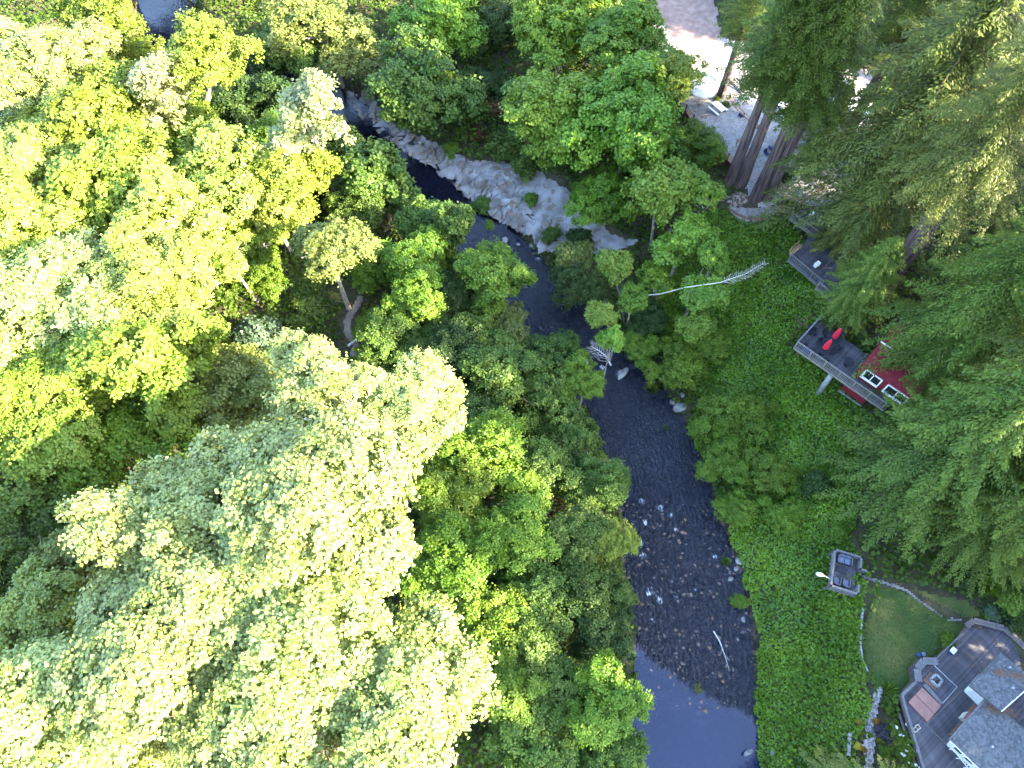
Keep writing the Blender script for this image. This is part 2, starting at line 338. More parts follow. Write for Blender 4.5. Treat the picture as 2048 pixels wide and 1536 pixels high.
calm = np.clip((edge-YY)/.5+.5, 0, 1)
chop = np.where(YY > RIF0+2, .8, 1.0)*(1-calm)*np.clip(1.12-(YY-45)/25, .10, 1)
ZZ = (fbm(SS*1.4+fbm(XX, YY, 4)*1.5, UU*.8, 21)-.45)*.11*chop+foam*.05*(vnoise(SS*3, UU*2, 4))
nr, nc = XX.shape
i = (np.arange(nr-1)[:, None]*nc+np.arange(nc-1)[None]).ravel()
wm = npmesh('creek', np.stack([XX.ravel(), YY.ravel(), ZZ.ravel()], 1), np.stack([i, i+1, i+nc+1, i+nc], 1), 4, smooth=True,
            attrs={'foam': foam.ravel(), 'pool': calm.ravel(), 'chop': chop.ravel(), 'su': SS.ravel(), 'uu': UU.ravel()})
w = bpy.data.materials.new('creek_water'); w.use_nodes = True; N = w.node_tree.nodes; L = w.node_tree.links; N.remove(N['Principled BSDF'])
def nd(t, **k):
    x = N.new(t)
    for a, b in k.items(): setattr(x, a, b)
    return x
su = nd('ShaderNodeAttribute', attribute_name='su'); uu = nd('ShaderNodeAttribute', attribute_name='uu'); fo = nd('ShaderNodeAttribute', attribute_name='foam'); ch = nd('ShaderNodeAttribute', attribute_name='chop')
cx = nd('ShaderNodeCombineXYZ'); s1 = nd('ShaderNodeMath', operation='MULTIPLY'); s1.inputs[1].default_value = .45; L.new(su.outputs['Fac'], s1.inputs[0])
L.new(s1.outputs[0], cx.inputs[0]); L.new(uu.outputs['Fac'], cx.inputs[1])
n1 = nd('ShaderNodeTexNoise'); n1.inputs['Scale'].default_value = 3.4; n1.inputs['Detail'].default_value = 5; n1.inputs['Distortion'].default_value = .9; L.new(cx.outputs[0], n1.inputs['Vector'])
bs = nd('ShaderNodeMath', operation='MULTIPLY_ADD'); bs.inputs[1].default_value = .95; bs.inputs[2].default_value = .012; L.new(ch.outputs['Fac'], bs.inputs[0])
bp = nd('ShaderNodeBump'); bp.inputs['Distance'].default_value = .4; L.new(bs.outputs[0], bp.inputs['Strength']); L.new(n1.outputs[0], bp.inputs['Height'])
gl = nd('ShaderNodeBsdfGlossy'); gl.inputs['Roughness'].default_value = .05; L.new(bp.outputs[0], gl.inputs['Normal'])
tp = nd('ShaderNodeBsdfTransparent'); tp.inputs[0].default_value = (.36, .38, .40, 1)
fr = nd('ShaderNodeFresnel'); fr.inputs[0].default_value = 1.45; L.new(bp.outputs[0], fr.inputs['Normal'])
bd = nd('ShaderNodeBsdfDiffuse'); bd.inputs[0].default_value = (.016, .024, .060, 1)  # murky water colour, blued to paint in the sky's reflection, most in the pool
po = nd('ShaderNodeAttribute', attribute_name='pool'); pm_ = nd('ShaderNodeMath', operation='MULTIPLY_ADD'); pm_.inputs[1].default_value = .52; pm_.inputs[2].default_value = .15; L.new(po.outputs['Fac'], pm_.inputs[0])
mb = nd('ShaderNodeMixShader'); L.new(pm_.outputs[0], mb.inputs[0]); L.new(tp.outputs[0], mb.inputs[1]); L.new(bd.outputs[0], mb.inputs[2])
mx = nd('ShaderNodeMixShader'); L.new(fr.outputs[0], mx.inputs[0]); L.new(mb.outputs[0], mx.inputs[1]); L.new(gl.outputs[0], mx.inputs[2])
wf = nd('ShaderNodeBsdfDiffuse'); wf.inputs[0].default_value = (.42, .46, .50, 1)
n2 = nd('ShaderNodeTexNoise'); n2.inputs['Scale'].default_value = 3.4; n2.inputs['Detail'].default_value = 6; n2.inputs['Distortion'].default_value = 1.4; L.new(cx.outputs[0], n2.inputs['Vector'])
th = nd('ShaderNodeMath', operation='MULTIPLY'); L.new(n2.outputs[0], th.inputs[0]); L.new(fo.outputs['Fac'], th.inputs[1])
mrf = nd('ShaderNodeMapRange'); mrf.inputs[1].default_value = .42; mrf.inputs[2].default_value = .62; L.new(th.outputs[0], mrf.inputs[0])
m2 = nd('ShaderNodeMixShader'); L.new(mrf.outputs[0], m2.inputs[0]); L.new(mx.outputs[0], m2.inputs[1]); L.new(wf.outputs[0], m2.inputs[2]); L.new(m2.outputs[0], N['Material Output'].inputs[0])
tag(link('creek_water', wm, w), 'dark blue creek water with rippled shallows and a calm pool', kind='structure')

# sheets draped over the ground
def drape(name, poly, mt, off=.05, res=.3, label=None, ragged=.5, disp=None, kind='structure', avoid=None):
    pa = np.array(poly); x0, y0 = pa.min(0)-.6; x1, y1 = pa.max(0)+.6
    gx = np.arange(x0, x1, res); gy = np.arange(y0, y1, res); GX, GY = np.meshgrid(gx, gy)
    wx = (fbm(GX*.8, GY*.8, 31)-.45)*ragged*2; wy = (fbm(GX*.8, GY*.8, 47)-.45)*ragged*2
    ins = inpoly(GX+wx, GY+wy, poly)
    if avoid is not None: ins &= ~avoid(GX, GY)
    nx_, ny_ = len(gx), len(gy)
    c = ins[:-1, :-1] & ins[1:, :-1] & ins[:-1, 1:] & ins[1:, 1:]
    ii, jj = np.nonzero(c); a = ii*nx_+jj; q = np.stack([a, a+1, a+1+nx_, a+nx_], 1)
    ZZ = height(GX, GY)+off
    if disp is not None: ZZ = ZZ+disp(GX, GY)
    used = np.unique(q); remap = np.full(nx_*ny_, -1); remap[used] = np.arange(len(used))
    V = np.stack([GX.ravel()[used], GY.ravel()[used], ZZ.ravel()[used]], 1)
    me = npmesh(name, V, remap[q], 4, smooth=disp is None)
    return tag(link(name, me, mt), label, kind=kind)
SHELF = GP([(690,182),(740,195),(800,250),(860,285),(940,322),(1010,325),(1080,345),(1130,372),(1160,430),(1230,468),(1280,490),(1200,512),(1130,500),(1080,512),(1060,480),(1000,455),(950,415),(905,375),(865,340),(820,318),(765,280),(715,240)])
cr_ = rs.rand(620, 2); _sx = np.array(SHELF); _lo = _sx.min(0)-2; _hi = _sx.max(0)+2; cr_ = _lo+cr_*(_hi-_lo); ch_ = rs.rand(620); ct_ = rs.randn(620, 2)*.07
def shelfdisp(x, y):
    sh = x.shape; X1 = x.ravel(); Y1 = y.ravel(); ca, sa = cos(-.6), sin(-.6)
    wx = X1+(fbm(X1*.7, Y1*.7, 71)-.45)*2.2; wy = Y1+(fbm(X1*.7, Y1*.7, 72)-.45)*2.2
    U = (wx*ca-wy*sa); Vv = (wx*sa+wy*ca)*1.9
    cu = cr_[:, 0]*ca-cr_[:, 1]*sa; cv = (cr_[:, 0]*sa+cr_[:, 1]*ca)*1.9
    out = np.zeros(len(X1))
    for k in range(0, len(X1), 6000):
        d = np.hypot(U[k:k+6000, None]-cu[None], Vv[k:k+6000, None]-cv[None]); o = np.argpartition(d, 2, axis=1)[:, :2]
        dd = np.take_along_axis(d, o, 1); w = dd.argsort(1); o = np.take_along_axis(o, w, 1); dd = np.take_along_axis(dd, w, 1)
        crack = np.clip((dd[:, 1]-dd[:, 0])/.22, 0, 1); i0 = o[:, 0]
        out[k:k+6000] = (ch_[i0]*.35+.08)*crack+(X1[k:k+6000]-cr_[i0, 0])*ct_[i0, 0]+(Y1[k:k+6000]-cr_[i0, 1])*ct_[i0, 1]-.2*(1-crack)
    dr, wr, _ = rdist(X1, Y1); near = np.clip(1.25-(dr-wr)/5.0, .12, 1)
    return (out*near*1.9+.10).reshape(sh)
drape('rock_shelf', SHELF, M['shelf'], .04, .13, 'pale blue-grey fractured bedrock shelf sloping into the upstream creek', .7, shelfdisp)
YARD = [P(*p, 9)[:2] for p in ((1300,40),(1400,60),(1560,120),(1740,150),(1745,250),(1735,330),(1690,400),(1640,412),(1570,392),(1535,408),(1500,380),(1476,338),(1436,302),(1400,262),(1371,222),(1335,160))]
drape('gravel_yard', YARD, M['gravel'], .07, .35, 'pale grey gravel yard scattered with brown leaves', .25)
ROAD = [P(*p, 9)[:2] for p in ((1290,-30),(1420,-30),(1440,60),(1440,108),(1385,100),(1330,60))]
drape('gravel_road', ROAD, M['roadirt'], .10, .35, 'brown gravel road curving in at the top of the yard', .5)
LAWN = [P(*p, 5)[:2] for p in ((1752,1170),(1800,1178),(1880,1225),(1930,1250),(1905,1300),(1870,1330),(1830,1352),(1800,1400),(1765,1378),(1735,1360),(1722,1320),(1724,1260))]
drape('lawn', LAWN, M['lawn'], .06, .3, 'round mown lawn with a yellowish patch', .25)  # yellowish areas come from broad noise in the turf colour
LAWN2 = [P(*p, 5)[:2] for p in ((1765,1160),(1850,1180),(1930,1200),(1960,1235),(1935,1242),(1880,1215),(1800,1172))]
drape('lawn_strip', LAWN2, M['lawn'], .05, .3, 'shaded strip of grass beyond the gravel border', .25)
def strip(name, pxs, z, w, mt, label, off=.09, rag=.18):
    pts = [np.array((P(*p, z) if z is not None else G(*p))[:2]) for p in pxs]; Lf = []; Rt = []
    for k, p in enumerate(pts):
        d = pts[min(k+1, len(pts)-1)]-pts[max(k-1, 0)]; d = d/np.linalg.norm(d); nrm = np.array((-d[1], d[0])); ww = w*R.uniform(.85, 1.15)/2
        Lf.append(tuple(p+nrm*ww)); Rt.append(tuple(p-nrm*ww))
    return drape(name, Lf+Rt[::-1], mt, off, .18, label, rag)
strip('garden_path', [(1722,1145),(1745,1158),(1775,1168),(1810,1182),(1840,1205),(1868,1225),(1890,1240),(1925,1240)], 5, .5, M['pathgravel'], 'thin gravel path from the small deck round the lawn')
strip('chip_path', [(1755,1372),(1752,1395),(1748,1420),(1742,1445),(1745,1470),(1742,1500),(1738,1545)], 4.85, 1.0, M['chips'], 'pale wood chip path winding down through the flower bed', .1, .3)
strip('dirt_path', [(722,590),(712,615),(695,640),(695,668),(712,690),(706,715)], None, 1.0, M['dirt'], 'narrow bare dirt path crossing the left bank clearing')
strip('slope_path', [(1340,455),(1335,480),(1338,505),(1325,530),(1305,545)], None, .8, M['dirt'], 'short bare dirt track under the alders on the slope')

# ---------------------------------------------------------------- leaves on the ground
def quads(C, A, N_, l, w_, fold=.12, curl=0):
    C = np.asarray(C, float); A = A/np.linalg.norm(A, axis=1)[:, None]
    B = np.cross(N_, A); B /= (np.linalg.norm(B, axis=1)[:, None]+1e-9); U = np.cross(A, B)
    l = np.broadcast_to(l, (len(C),))[:, None]; w_ = np.broadcast_to(w_, (len(C),))[:, None]
    V = np.empty((len(C), 4, 3)); V[:, 0] = C-A*l*.5; V[:, 1] = C+B*w_*.5-U*w_*fold+A*l*.08; V[:, 2] = C+A*l*.5-U*l*curl; V[:, 3] = C-B*w_*.5-U*w_*fold+A*l*.08
    return V.reshape(-1, 3), np.arange(len(C)*4).reshape(-1, 4)
def rnd_unit(n):
    v = rs.randn(n, 3); return v/np.linalg.norm(v, axis=1)[:, None]
def ground_leaves(name, x, y, z, size, mt, label, up=.8, patch=.35, pscale=.5, seed=3):
    n = len(x); N_ = rnd_unit(n)*(1-up)+np.array((0, 0, up)); N_ /= np.linalg.norm(N_, axis=1)[:, None]; A = np.cross(N_, rnd_unit(n))
    s = size*rs.uniform(.6, 1.35, n); V, Q = quads(np.stack([x, y, z], 1), A, N_, s, s*.85)
    t = np.clip(rs.rand(n)*(1-patch)+patch*(fbm(x*pscale, y*pscale, seed)*2-.4), 0, 1)
    me = npmesh(name, V, Q, 4, tint=np.repeat(t, 4)); return tag(link(name, me, mt), label, kind='stuff')
IVY = GP([(1280,560),(1360,440),(1440,420),(1540,440),(1570,445),(1700,540),(1690,650),(1640,640),(1570,690),(1740,830),(1720,1000),(1700,1080),(1740,1150),(1725,1180),(1722,1260),(1722,1370),(1738,1400),(1728,1440),(1712,1480),(1700,1560),(1490,1560),(1480,1400),(1488,1300),(1480,1180),(1450,1080),(1400,980),(1360,880),(1400,800),(1330,700)])
HOLES = [LAWN, LAWN2, SHELF, YARD, ROAD, [P(*p, 4.85)[:2] for p in ((1744,1368),(1742,1400),(1735,1425),(1730,1445),(1733,1470),(1728,1500),(1722,1560),(1752,1560),(1756,1500),(1758,1470),(1756,1440),(1760,1420),(1764,1395),(1766,1372))],
         [P(*p, 5.8)[:2] for p in ((1942,1238),(2060,1240),(2100,1600),(1840,1600),(1796,1392),(1826,1320))],
         [p[:2] for p in (P(695,570,2.4),P(735,580,2.4),P(722,640,2.4),P(728,730,2.4),P(690,720,2.4),P(680,650,2.4))]]
HOLES.append([P(*p, 5)[:2] for p in ((1722,1140),(1752,1165),(1800,1172),(1930,1230),(1960,1235),(1900,1250),(1850,1220),(1760,1175),(1715,1155))])
STEPS = [P(*p, 6.5)[:2] for p in ((1440,395),(1470,405),(1530,412),(1560,405),(1560,440),(1520,444),(1480,436),(1440,415))]
HOLES.append(STEPS)
HOLES.append([p[:2] for p in (G(1330,440),G(1350,450),G(1345,510),G(1325,545),G(1300,552),G(1310,530),G(1328,500))])
def scatter(poly, dens, holes=True):
    pa = np.array(poly); lo = pa.min(0); hi = pa.max(0); n = int((hi-lo).prod()*dens); x = rs.uniform(lo[0], hi[0], n); y = rs.uniform(lo[1], hi[1], n)
    m = inpoly(x, y, poly)
    if holes:
        for h in HOLES: m &= ~inpoly(x, y, h)
    x, y = x[m], y[m]; d, w, s = rdist(x, y); k = d > w+.25+(fbm(x*.7, y*.7, 8)-.45)*1.2
    return x[k], y[k]
x, y = scatter(IVY, 95)
ihum = lambda x, y: (fbm(x*.8, y*.8, 15)*.45+fbm(x*2.4, y*2.4, 16)*.35+np.clip(fbm(x*.22, y*.22, 18)-.45, 0, 1)*2.0)
z = height(x, y)+ihum(x, y)+rs.uniform(-.16, .06, len(x))
ground_leaves('ivy_ground_cover', x, y, z, .235, M['ivy'], 'bright green ivy blanketing the slope above the creek', .62, .62, .22)
big = [(-75, -18), (75, -18), (80, 112), (-85, 112)]
x, y = scatter(big, 17)
m = ~inpoly(x, y, IVY); x, y = x[m], y[m]
z = height(x, y)+np.clip(fbm(x*.3, y*.3, 25)-.3, 0, 1)*5.5*np.clip((rdist(x, y)[0]-6)/4, .15, 1)*rs.uniform(.75, 1.03, len(x))+fbm(x*1.1, y*1.1, 26)*.8+rs.uniform(-.5, .1, len(x))
ground_leaves('undergrowth', x, y, z, .42, M['under'], 'dark green undergrowth filling the gaps between the trees', .55, .5, .2)
# taller pale weeds in patches on the slope, and dry litter on bank, lawn and yard
x, y = scatter(IVY, 16); m = fbm(x*.16, y*.16, 61) > .47; x, y = x[m], y[m]; z = height(x, y)+ihum(x, y)+rs.uniform(0, .45, len(x))
ground_leaves('slope_weeds', x, y, z, .34, M['bright'], 'taller loose weeds in patches over the ivy slope', .4, .5, .3, 9)
LIT = GP([(1590,640),(1620,640),(1640,668),(1600,700),(1575,690)])
x, y = scatter(LIT, 14); z = height(x, y)+ihum(x, y)+.12
ground_leaves('dry_stalks', x, y, z, .3, M['litter'], 'dry brown stalks in the ivy beside the umbrella deck', .5, .3)
x, y = scatter(LAWN, 9, False); m = fbm(x*.5, y*.5, 77) > .42; x, y = x[m], y[m]
ground_leaves('lawn_litter', x, y, height(x, y)+.14, .12, M['litter'], 'fallen brown leaves scattered on the round lawn', .8, .3)
x, y = scatter(LAWN2, 14, False); ground_leaves('border_litter', x, y, height(x, y)+.13, .14, M['litter'], 'fallen leaves on the shaded grass strip', .8, .3)
x, y = scatter(YARD, 3.0, False); m = fbm(x*.35, y*.35, 78) > .4; x, y = x[m], y[m]
ground_leaves('yard_litter', x, y, height(x, y)+.11, .16, M['litter'], 'brown redwood litter scattered over the gravel yard', .85, .3)
# grass tufts that break the lawn up
x, y = scatter(LAWN, 70, False); z = height(x, y)+.10; n = len(x)
A = rnd_unit(n)*.6+np.array((0, 0, 1)); V, Q = quads(np.stack([x, y, z], 1), A, rnd_unit(n), .16, .05)
tag(link('lawn_grass', npmesh('lawn_grass', V, Q, 4, tint=np.repeat(rs.rand(n), 4)), M['grass']), 'short grass blades on the round lawn', kind='stuff')
# small brown leaves and stones in the riffle
def stone_mesh(seed, sub=1):
    import bmesh
    bm = bmesh.new(); bmesh.ops.create_icosphere(bm, subdivisions=2 if sub else 1, radius=1); r2 = random.Random(seed); ax = [np.array([r2.gauss(0, 1) for _ in range(3)]) for _ in range(9)]
    for v in bm.verts:
        p = np.array(v.co)
        k = 1.0
        for a in ax:
            a_ = a/np.linalg.norm(a); d = float(p @ a_)
            if d > .72: k = min(k, .72/d+.04)
        v.co = tuple(p*k*(1+r2.uniform(-.03, .03)))
    me = bpy.data.meshes.new('stone'); bm.to_mesh(me); bm.free(); return me
STONES = [stone_mesh(k) for k in range(7)]
SMALL = [stone_mesh(k+20, 0) for k in range(6)]
def joined_stones(name, pts, mt, label):
    Vs = []; Fs = []; b = 0
    for (x, y, z, s) in pts:
        me = R.choice(SMALL); v = np.array([p.co[:] for p in me.vertices]); a = R.uniform(0, 6.28)
        v = v*np.array((s, s*R.uniform(.6, .95), s*R.uniform(.35, .6))); v = np.stack([v[:, 0]*cos(a)-v[:, 1]*sin(a), v[:, 0]*sin(a)+v[:, 1]*cos(a), v[:, 2]], 1)+np.array((x, y, z))
        f = np.array([p.vertices[:] for p in me.polygons]); Vs.append(v); Fs.append(f+b); b += len(v)
    me = npmesh(name, np.concatenate(Vs), np.concatenate(Fs), 3); return tag(link(name, me, mt), label, kind='stuff')
pts = []
for k in range(2200):
    q = R.choice(range(17, 22)); t = R.random(); a = rvw[q]; b = rvw[q+1]; c = a+(b-a)*t; u = R.uniform(-1, 1)*c[2]; s = R.choice((.08, .1, .12, .16, .2, .26))*R.uniform(.7, 1.2)
    pts.append((c[0]+u, c[1]+R.uniform(-.5, .5), -.06+s*R.uniform(-.5, .10), s))
joined_stones('river_cobbles', pts[:1400], M['cobble_tan'], 'small brown cobbles poking through the shallow riffle')
joined_stones('grey_cobbles', pts[1400:], M['cobble'], 'small grey cobbles scattered through the shallow riffle')
# ---------------------------------------------------------------- tree kit
def crown_mesh(name, seed, lobes, boughs, per, leaf, squash=.75, lobe_r=(.34, .52), spread=.62, rb=(.10, .17), inner=.12, droop=0.0, upk=.75, patch=.5):
    """unit crown: many leaf-sized faces gathered in boughs on the outside of several lobes"""
    g = np.random.RandomState(seed)
    c = g.randn(lobes, 3); c /= np.linalg.norm(c, axis=1)[:, None]; c *= (g.rand(lobes, 1)**.5)*spread; c[:, 2] = c[:, 2]*squash
    c[0] = (0, 0, .12); r = g.uniform(lobe_r[0], lobe_r[1], lobes)
    nb = boughs; li = g.choice(lobes, nb, p=r**2/np.sum(r**2)); d = g.randn(nb, 3); d[:, 2] += .45; d /= np.linalg.norm(d, axis=1)[:, None]
    k = np.where(g.rand(nb) < inner, g.uniform(.2, .8, nb), g.uniform(.82, 1.12, nb)); B = c[li]+d*(r[li]*k)[:, None]*np.array((1, 1, squash+.1))
    R_ = g.uniform(rb[0], rb[1], nb); tone = g.rand(nb)
    q = g.randn(nb, per, 3)*.5; q[:, :, 2] *= .55
    C = B[:, None]+q*R_[:, None, None]; C[:, :, 2] -= droop*(q[:, :, 0]**2+q[:, :, 1]**2)*R_[:, None]
    Nn = d[:, None]*.55+np.array((0, 0, upk))+g.randn(nb, per, 3)*.42; Nn /= np.linalg.norm(Nn, axis=2)[:, :, None]
    C = C.reshape(-1, 3); Nn = Nn.reshape(-1, 3); A = np.cross(Nn, g.randn(len(C), 3))
    s = leaf*g.uniform(.6, 1.35, len(C)); V, Q = quads(C, A, Nn, s, s*.8)
    t = np.clip(np.repeat(tone, per)*patch+g.rand(len(C))*(1-patch), 0, 1)
    return npmesh(name, V, Q, 4, tint=np.repeat(t, 4))
CR = {}
CR['giant'] = [crown_mesh('crown_leaves', 100+k, 16, 820, 88, .033, .6, (.2, .42), .8, (.05, .10), .15) for k in range(3)]
CR['broad'] = [crown_mesh('crown_leaves', 200+k, 12, 420, 70, .049, .75, (.22, .45), .72, (.07, .13), .15) for k in range(4)]
CR['alder'] = [crown_mesh('crown_leaves', 300+k, 9, 260, 44, .080, .95, (.2, .42), .65, (.09, .15)) for k in range(3)]
CR['willow'] = [crown_mesh('crown_leaves', 400+k, 10, 480, 44, .046, .65, (.28, .42), .62, (.07, .13), .15, .9) for k in range(2)]
CR['open'] = [crown_mesh('crown_leaves', 500+k, 7, 120, 56, .06, .8, (.26, .36), .75, (.09, .15), .05) for k in range(2)]
CR['shrub'] = [crown_mesh('crown_leaves', 600+k, 5, 90, 46, .11, .65, (.36, .5), .45, (.14, .24)) for k in range(3)]
def conifer_mesh(name, seed, H=30., Rr=7., z0=6., nb=230, step=.27, droop=.35, side=1.7, leafl=.5, leafw=.16, hang=.25, power=.75, up=.0):
    """whorled boughs around the stem, each a flat spray of short needle-clad twigs"""
    g = np.random.RandomState(seed); C = []; A = []; N_ = []; S = []; T = []; wood = MB()
    for b in range(nb):
        h = z0+(H-z0)*((b+g.rand())/nb)**1.0; f = (H-h)/(H-z0); L = Rr*(f**power)*g.uniform(.6, 1.15)+.35
        if h < z0+2.5: L *= g.uniform(.55, 1)
        az = b*2.39996+g.uniform(-1.1, 1.1); dirr = np.array((cos(az), sin(az), 0)); lat = np.array((-sin(az), cos(az), 0)); bd = droop*g.uniform(.7, 1.3)
        n = int(L/step)
        if n < 2: continue
        s = (np.arange(n)+.5)/n; base = np.array((0, 0, h)); tone = g.rand()
        ctr = base+dirr*(s*L)[:, None]+np.array((0, 0, 1))*(up*s*L-bd*(s**1.8)*L)[:, None]
        if b % 3 == 0: wood.tube([base, ctr[n//2], ctr[-1]], [.05+.012*L, .04, .015], 4, cap=False)
        for sd in (-1, 1):
            wl = side*(1-s)**.6*np.clip(s*3.5, .25, 1)*g.uniform(.6, 1.15, n)*(L/Rr)**.5
            for j in (.12, .36, .62, .9):
                p = ctr+(lat*sd+dirr*.55)*(wl*j)[:, None]-np.array((0, 0, 1))*(hang*wl*j**1.5)[:, None]+g.randn(n, 3)*.09
                a = lat*sd*.9+dirr*.75+g.randn(n, 3)*.35-np.array((0, 0, hang*1.2))
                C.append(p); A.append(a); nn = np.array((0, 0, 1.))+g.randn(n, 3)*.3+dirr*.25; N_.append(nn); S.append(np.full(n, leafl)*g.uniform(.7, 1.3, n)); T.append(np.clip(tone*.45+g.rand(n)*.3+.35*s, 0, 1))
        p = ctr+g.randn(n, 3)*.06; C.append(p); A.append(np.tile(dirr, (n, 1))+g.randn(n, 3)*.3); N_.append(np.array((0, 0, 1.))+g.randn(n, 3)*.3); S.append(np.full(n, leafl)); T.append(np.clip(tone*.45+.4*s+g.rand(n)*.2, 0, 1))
    C = np.concatenate(C); A = np.concatenate(A); N_ = np.concatenate(N_); N_ /= np.linalg.norm(N_, axis=1)[:, None]; S = np.concatenate(S); T = np.concatenate(T)
    V, Q = quads(C, A, N_, S, S*leafw/leafl*1.15, .1); me = npmesh(name, V, Q, 4, tint=np.repeat(T, 4))
    return me, wood.mesh('bough_wood')
CF = {'redwood': [conifer_mesh('crown_needles', 11+k, 30, 5.6, 5, 300, .23, .25, 1.5, .32, .10, .25) for k in range(2)],
      'fir': [conifer_mesh('crown_needles', 31+k, 30, 8.6, 4, 340, .21, .42, 1.8, .33, .095, .5, .7) for k in range(2)],
      'cedar': [conifer_mesh('crown_needles', 51+k, 28, 8.0, 2, 400, .22, .30, 1.35, .32, .12, .9, .62) for k in range(2)]}
def bark_trunk(pts, rad, n=22, ridge=.10, seed=0, rings=None):
    g = random.Random(seed); P_ = [np.array(p, float) for p in pts]; m = MB(); rs_ = rings or 16; V = []; ph = [g.uniform(.8, 1.2) for _ in range(n)]; tot = len(P_)-1
    off = [1+ridge*(g.random()*2-1) for _ in range(n)]; ctr = []; rr = []
    for i in range(rs_):
        t = i/(rs_-1)*tot; k = min(int(t), tot-1); f = t-k; ctr.append(P_[k]*(1-f)+P_[k+1]*f); rr.append(rad[k]*(1-f)+rad[k+1]*f)
    for i in range(rs_):
        for k in range(n):
            a = 2*pi*k/n+.05*i; fl = 1+ (1.6*max(0, .12-i/rs_)*(.6+.8*(k % 4 == 0)) if True else 0); r = rr[i]*off[k]*fl*(1+g.uniform(-.03, .03)); V.append(ctr[i]+np.array((cos(a)*r, sin(a)*r, 0)))
    m.poly(V, [(i*n+k, i*n+(k+1) % n, (i+1)*n+(k+1) % n, (i+1)*n+k) for i in range(rs_-1) for k in range(n)]+[tuple((rs_-1)*n+k for k in range(n))])
    return m
TREES = []
def conifer(kind, name, base_px, bz, H, label, rscale=1.0, trunk_r=.6, clear=None, group=None, xy=None, mt=None, zs=None):
    x, y = xy if xy else P(base_px[0], base_px[1], bz)[:2]; z = hz(x, y)-.15
    t = thing(name, label, 'tree', (x, y, z), 0, group); i = len(TREES); TREES.append(t)
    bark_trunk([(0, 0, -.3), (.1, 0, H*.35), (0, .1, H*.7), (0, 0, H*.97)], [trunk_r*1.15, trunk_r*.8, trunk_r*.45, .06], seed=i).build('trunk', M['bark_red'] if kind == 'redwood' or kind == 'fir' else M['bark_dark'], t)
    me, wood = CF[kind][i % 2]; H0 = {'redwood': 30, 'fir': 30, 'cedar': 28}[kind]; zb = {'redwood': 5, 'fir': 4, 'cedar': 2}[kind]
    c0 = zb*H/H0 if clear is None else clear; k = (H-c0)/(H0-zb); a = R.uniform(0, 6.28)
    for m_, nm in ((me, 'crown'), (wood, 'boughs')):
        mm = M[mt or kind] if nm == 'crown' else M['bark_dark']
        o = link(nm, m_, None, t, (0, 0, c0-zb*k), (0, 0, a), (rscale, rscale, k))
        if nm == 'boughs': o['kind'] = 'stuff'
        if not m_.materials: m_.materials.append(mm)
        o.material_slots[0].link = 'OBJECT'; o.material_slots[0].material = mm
    return t
def tree(kind, name, label, px, py, zc, rpx, mt, bark='bark_grey', base=None, sq=1.0, group=None, cat='tree', limbs=5, tr=None, xy=None):
    if xy is None and cat == 'tree': rpx = rpx*(1.05 if (py < 180 and px < 520) else 1.22 if px < 760 else 1.14)
    cx_, cy_, _ = P(px, py, zc) if xy is None else (xy[0], xy[1], zc)
    dep = cy_*sin(TH)+(CZ-zc)*cos(TH); r = rpx/(F/dep) if xy is None else rpx
    bx, by = (P(base[0], base[1], 3)[:2] if base else (cx_+R.uniform(-.12, .12)*r, cy_+R.uniform(-.12, .12)*r)); bz = hz(bx, by)-.1
    if cat == 'tree': zc = max(zc, bz+r*.55)
    t = thing(name, label, cat, (bx, by, bz), 0, group); i = len(TREES); TREES.append(t)
    g = random.Random(i*7+1); top = np.array((cx_-bx, cy_-by, zc-bz)); m = MB(); h = top[2]
    tr_ = tr or min(.26, max(.07, r*.045))
    mid = top*.5+np.array((g.uniform(-.25, .25)*r*.3, g.uniform(-.25, .25)*r*.3, 0))
    m.tube([(0, 0, -.2), mid*.5, mid, top*.8, top+np.array((0, 0, r*.25))], [tr_*1.35, tr_*1.05, tr_*.9, tr_*.6, tr_*.2], 8, jitter=.08)
    for k in range(limbs):
        a = k*6.28/limbs+g.uniform(-.4, .4); s = top*g.uniform(.5, .85); e = top+np.array((cos(a)*r*.42, sin(a)*r*.42, g.uniform(-.05, .22)*r)); q = (s+e)/2+np.array((0, 0, .1*r))
        m.tube([s, q, e], [tr_*.5, tr_*.32, tr_*.1], 6, jitter=.1)
        for j in range(2): m.tube([q, (q+e)/2+np.array((g.uniform(-.2, .2)*r, g.uniform(-.2, .2)*r, .1*r)), e+np.array((g.uniform(-.15, .15)*r, g.uniform(-.15, .15)*r, .08*r))], [tr_*.25, tr_*.15, tr_*.06], 5)
    m.build('trunk' if cat == 'tree' else 'stem', M[bark], t)
    me = CR[kind][i % len(CR[kind])]
    o = link('crown' if cat == 'tree' else 'foliage', me, None, t, tuple(top), (0, 0, g.uniform(0, 6.28)), (r*g.uniform(.94, 1.1), r*g.uniform(.94, 1.1), r*sq*g.uniform(.9, 1.1)))
    if not me.materials: me.materials.append(M[mt])
    o.material_slots[0].link = 'OBJECT'; o.material_slots[0].material = M[mt]
    return t
def shrub(label, px, py, rpx, mt='mid', name='shrub', sq=.8, z=None, group=None, kind='shrub'):
    g0 = G(px, py); zz = g0[2]; dep = g0[1]*sin(TH)+(CZ-zz)*cos(TH); r = rpx*dep/F
    return tree(kind, name, label, px, py, zz+r*.45, rpx, mt, 'bark_dark', None, sq, group, 'shrub', 3)

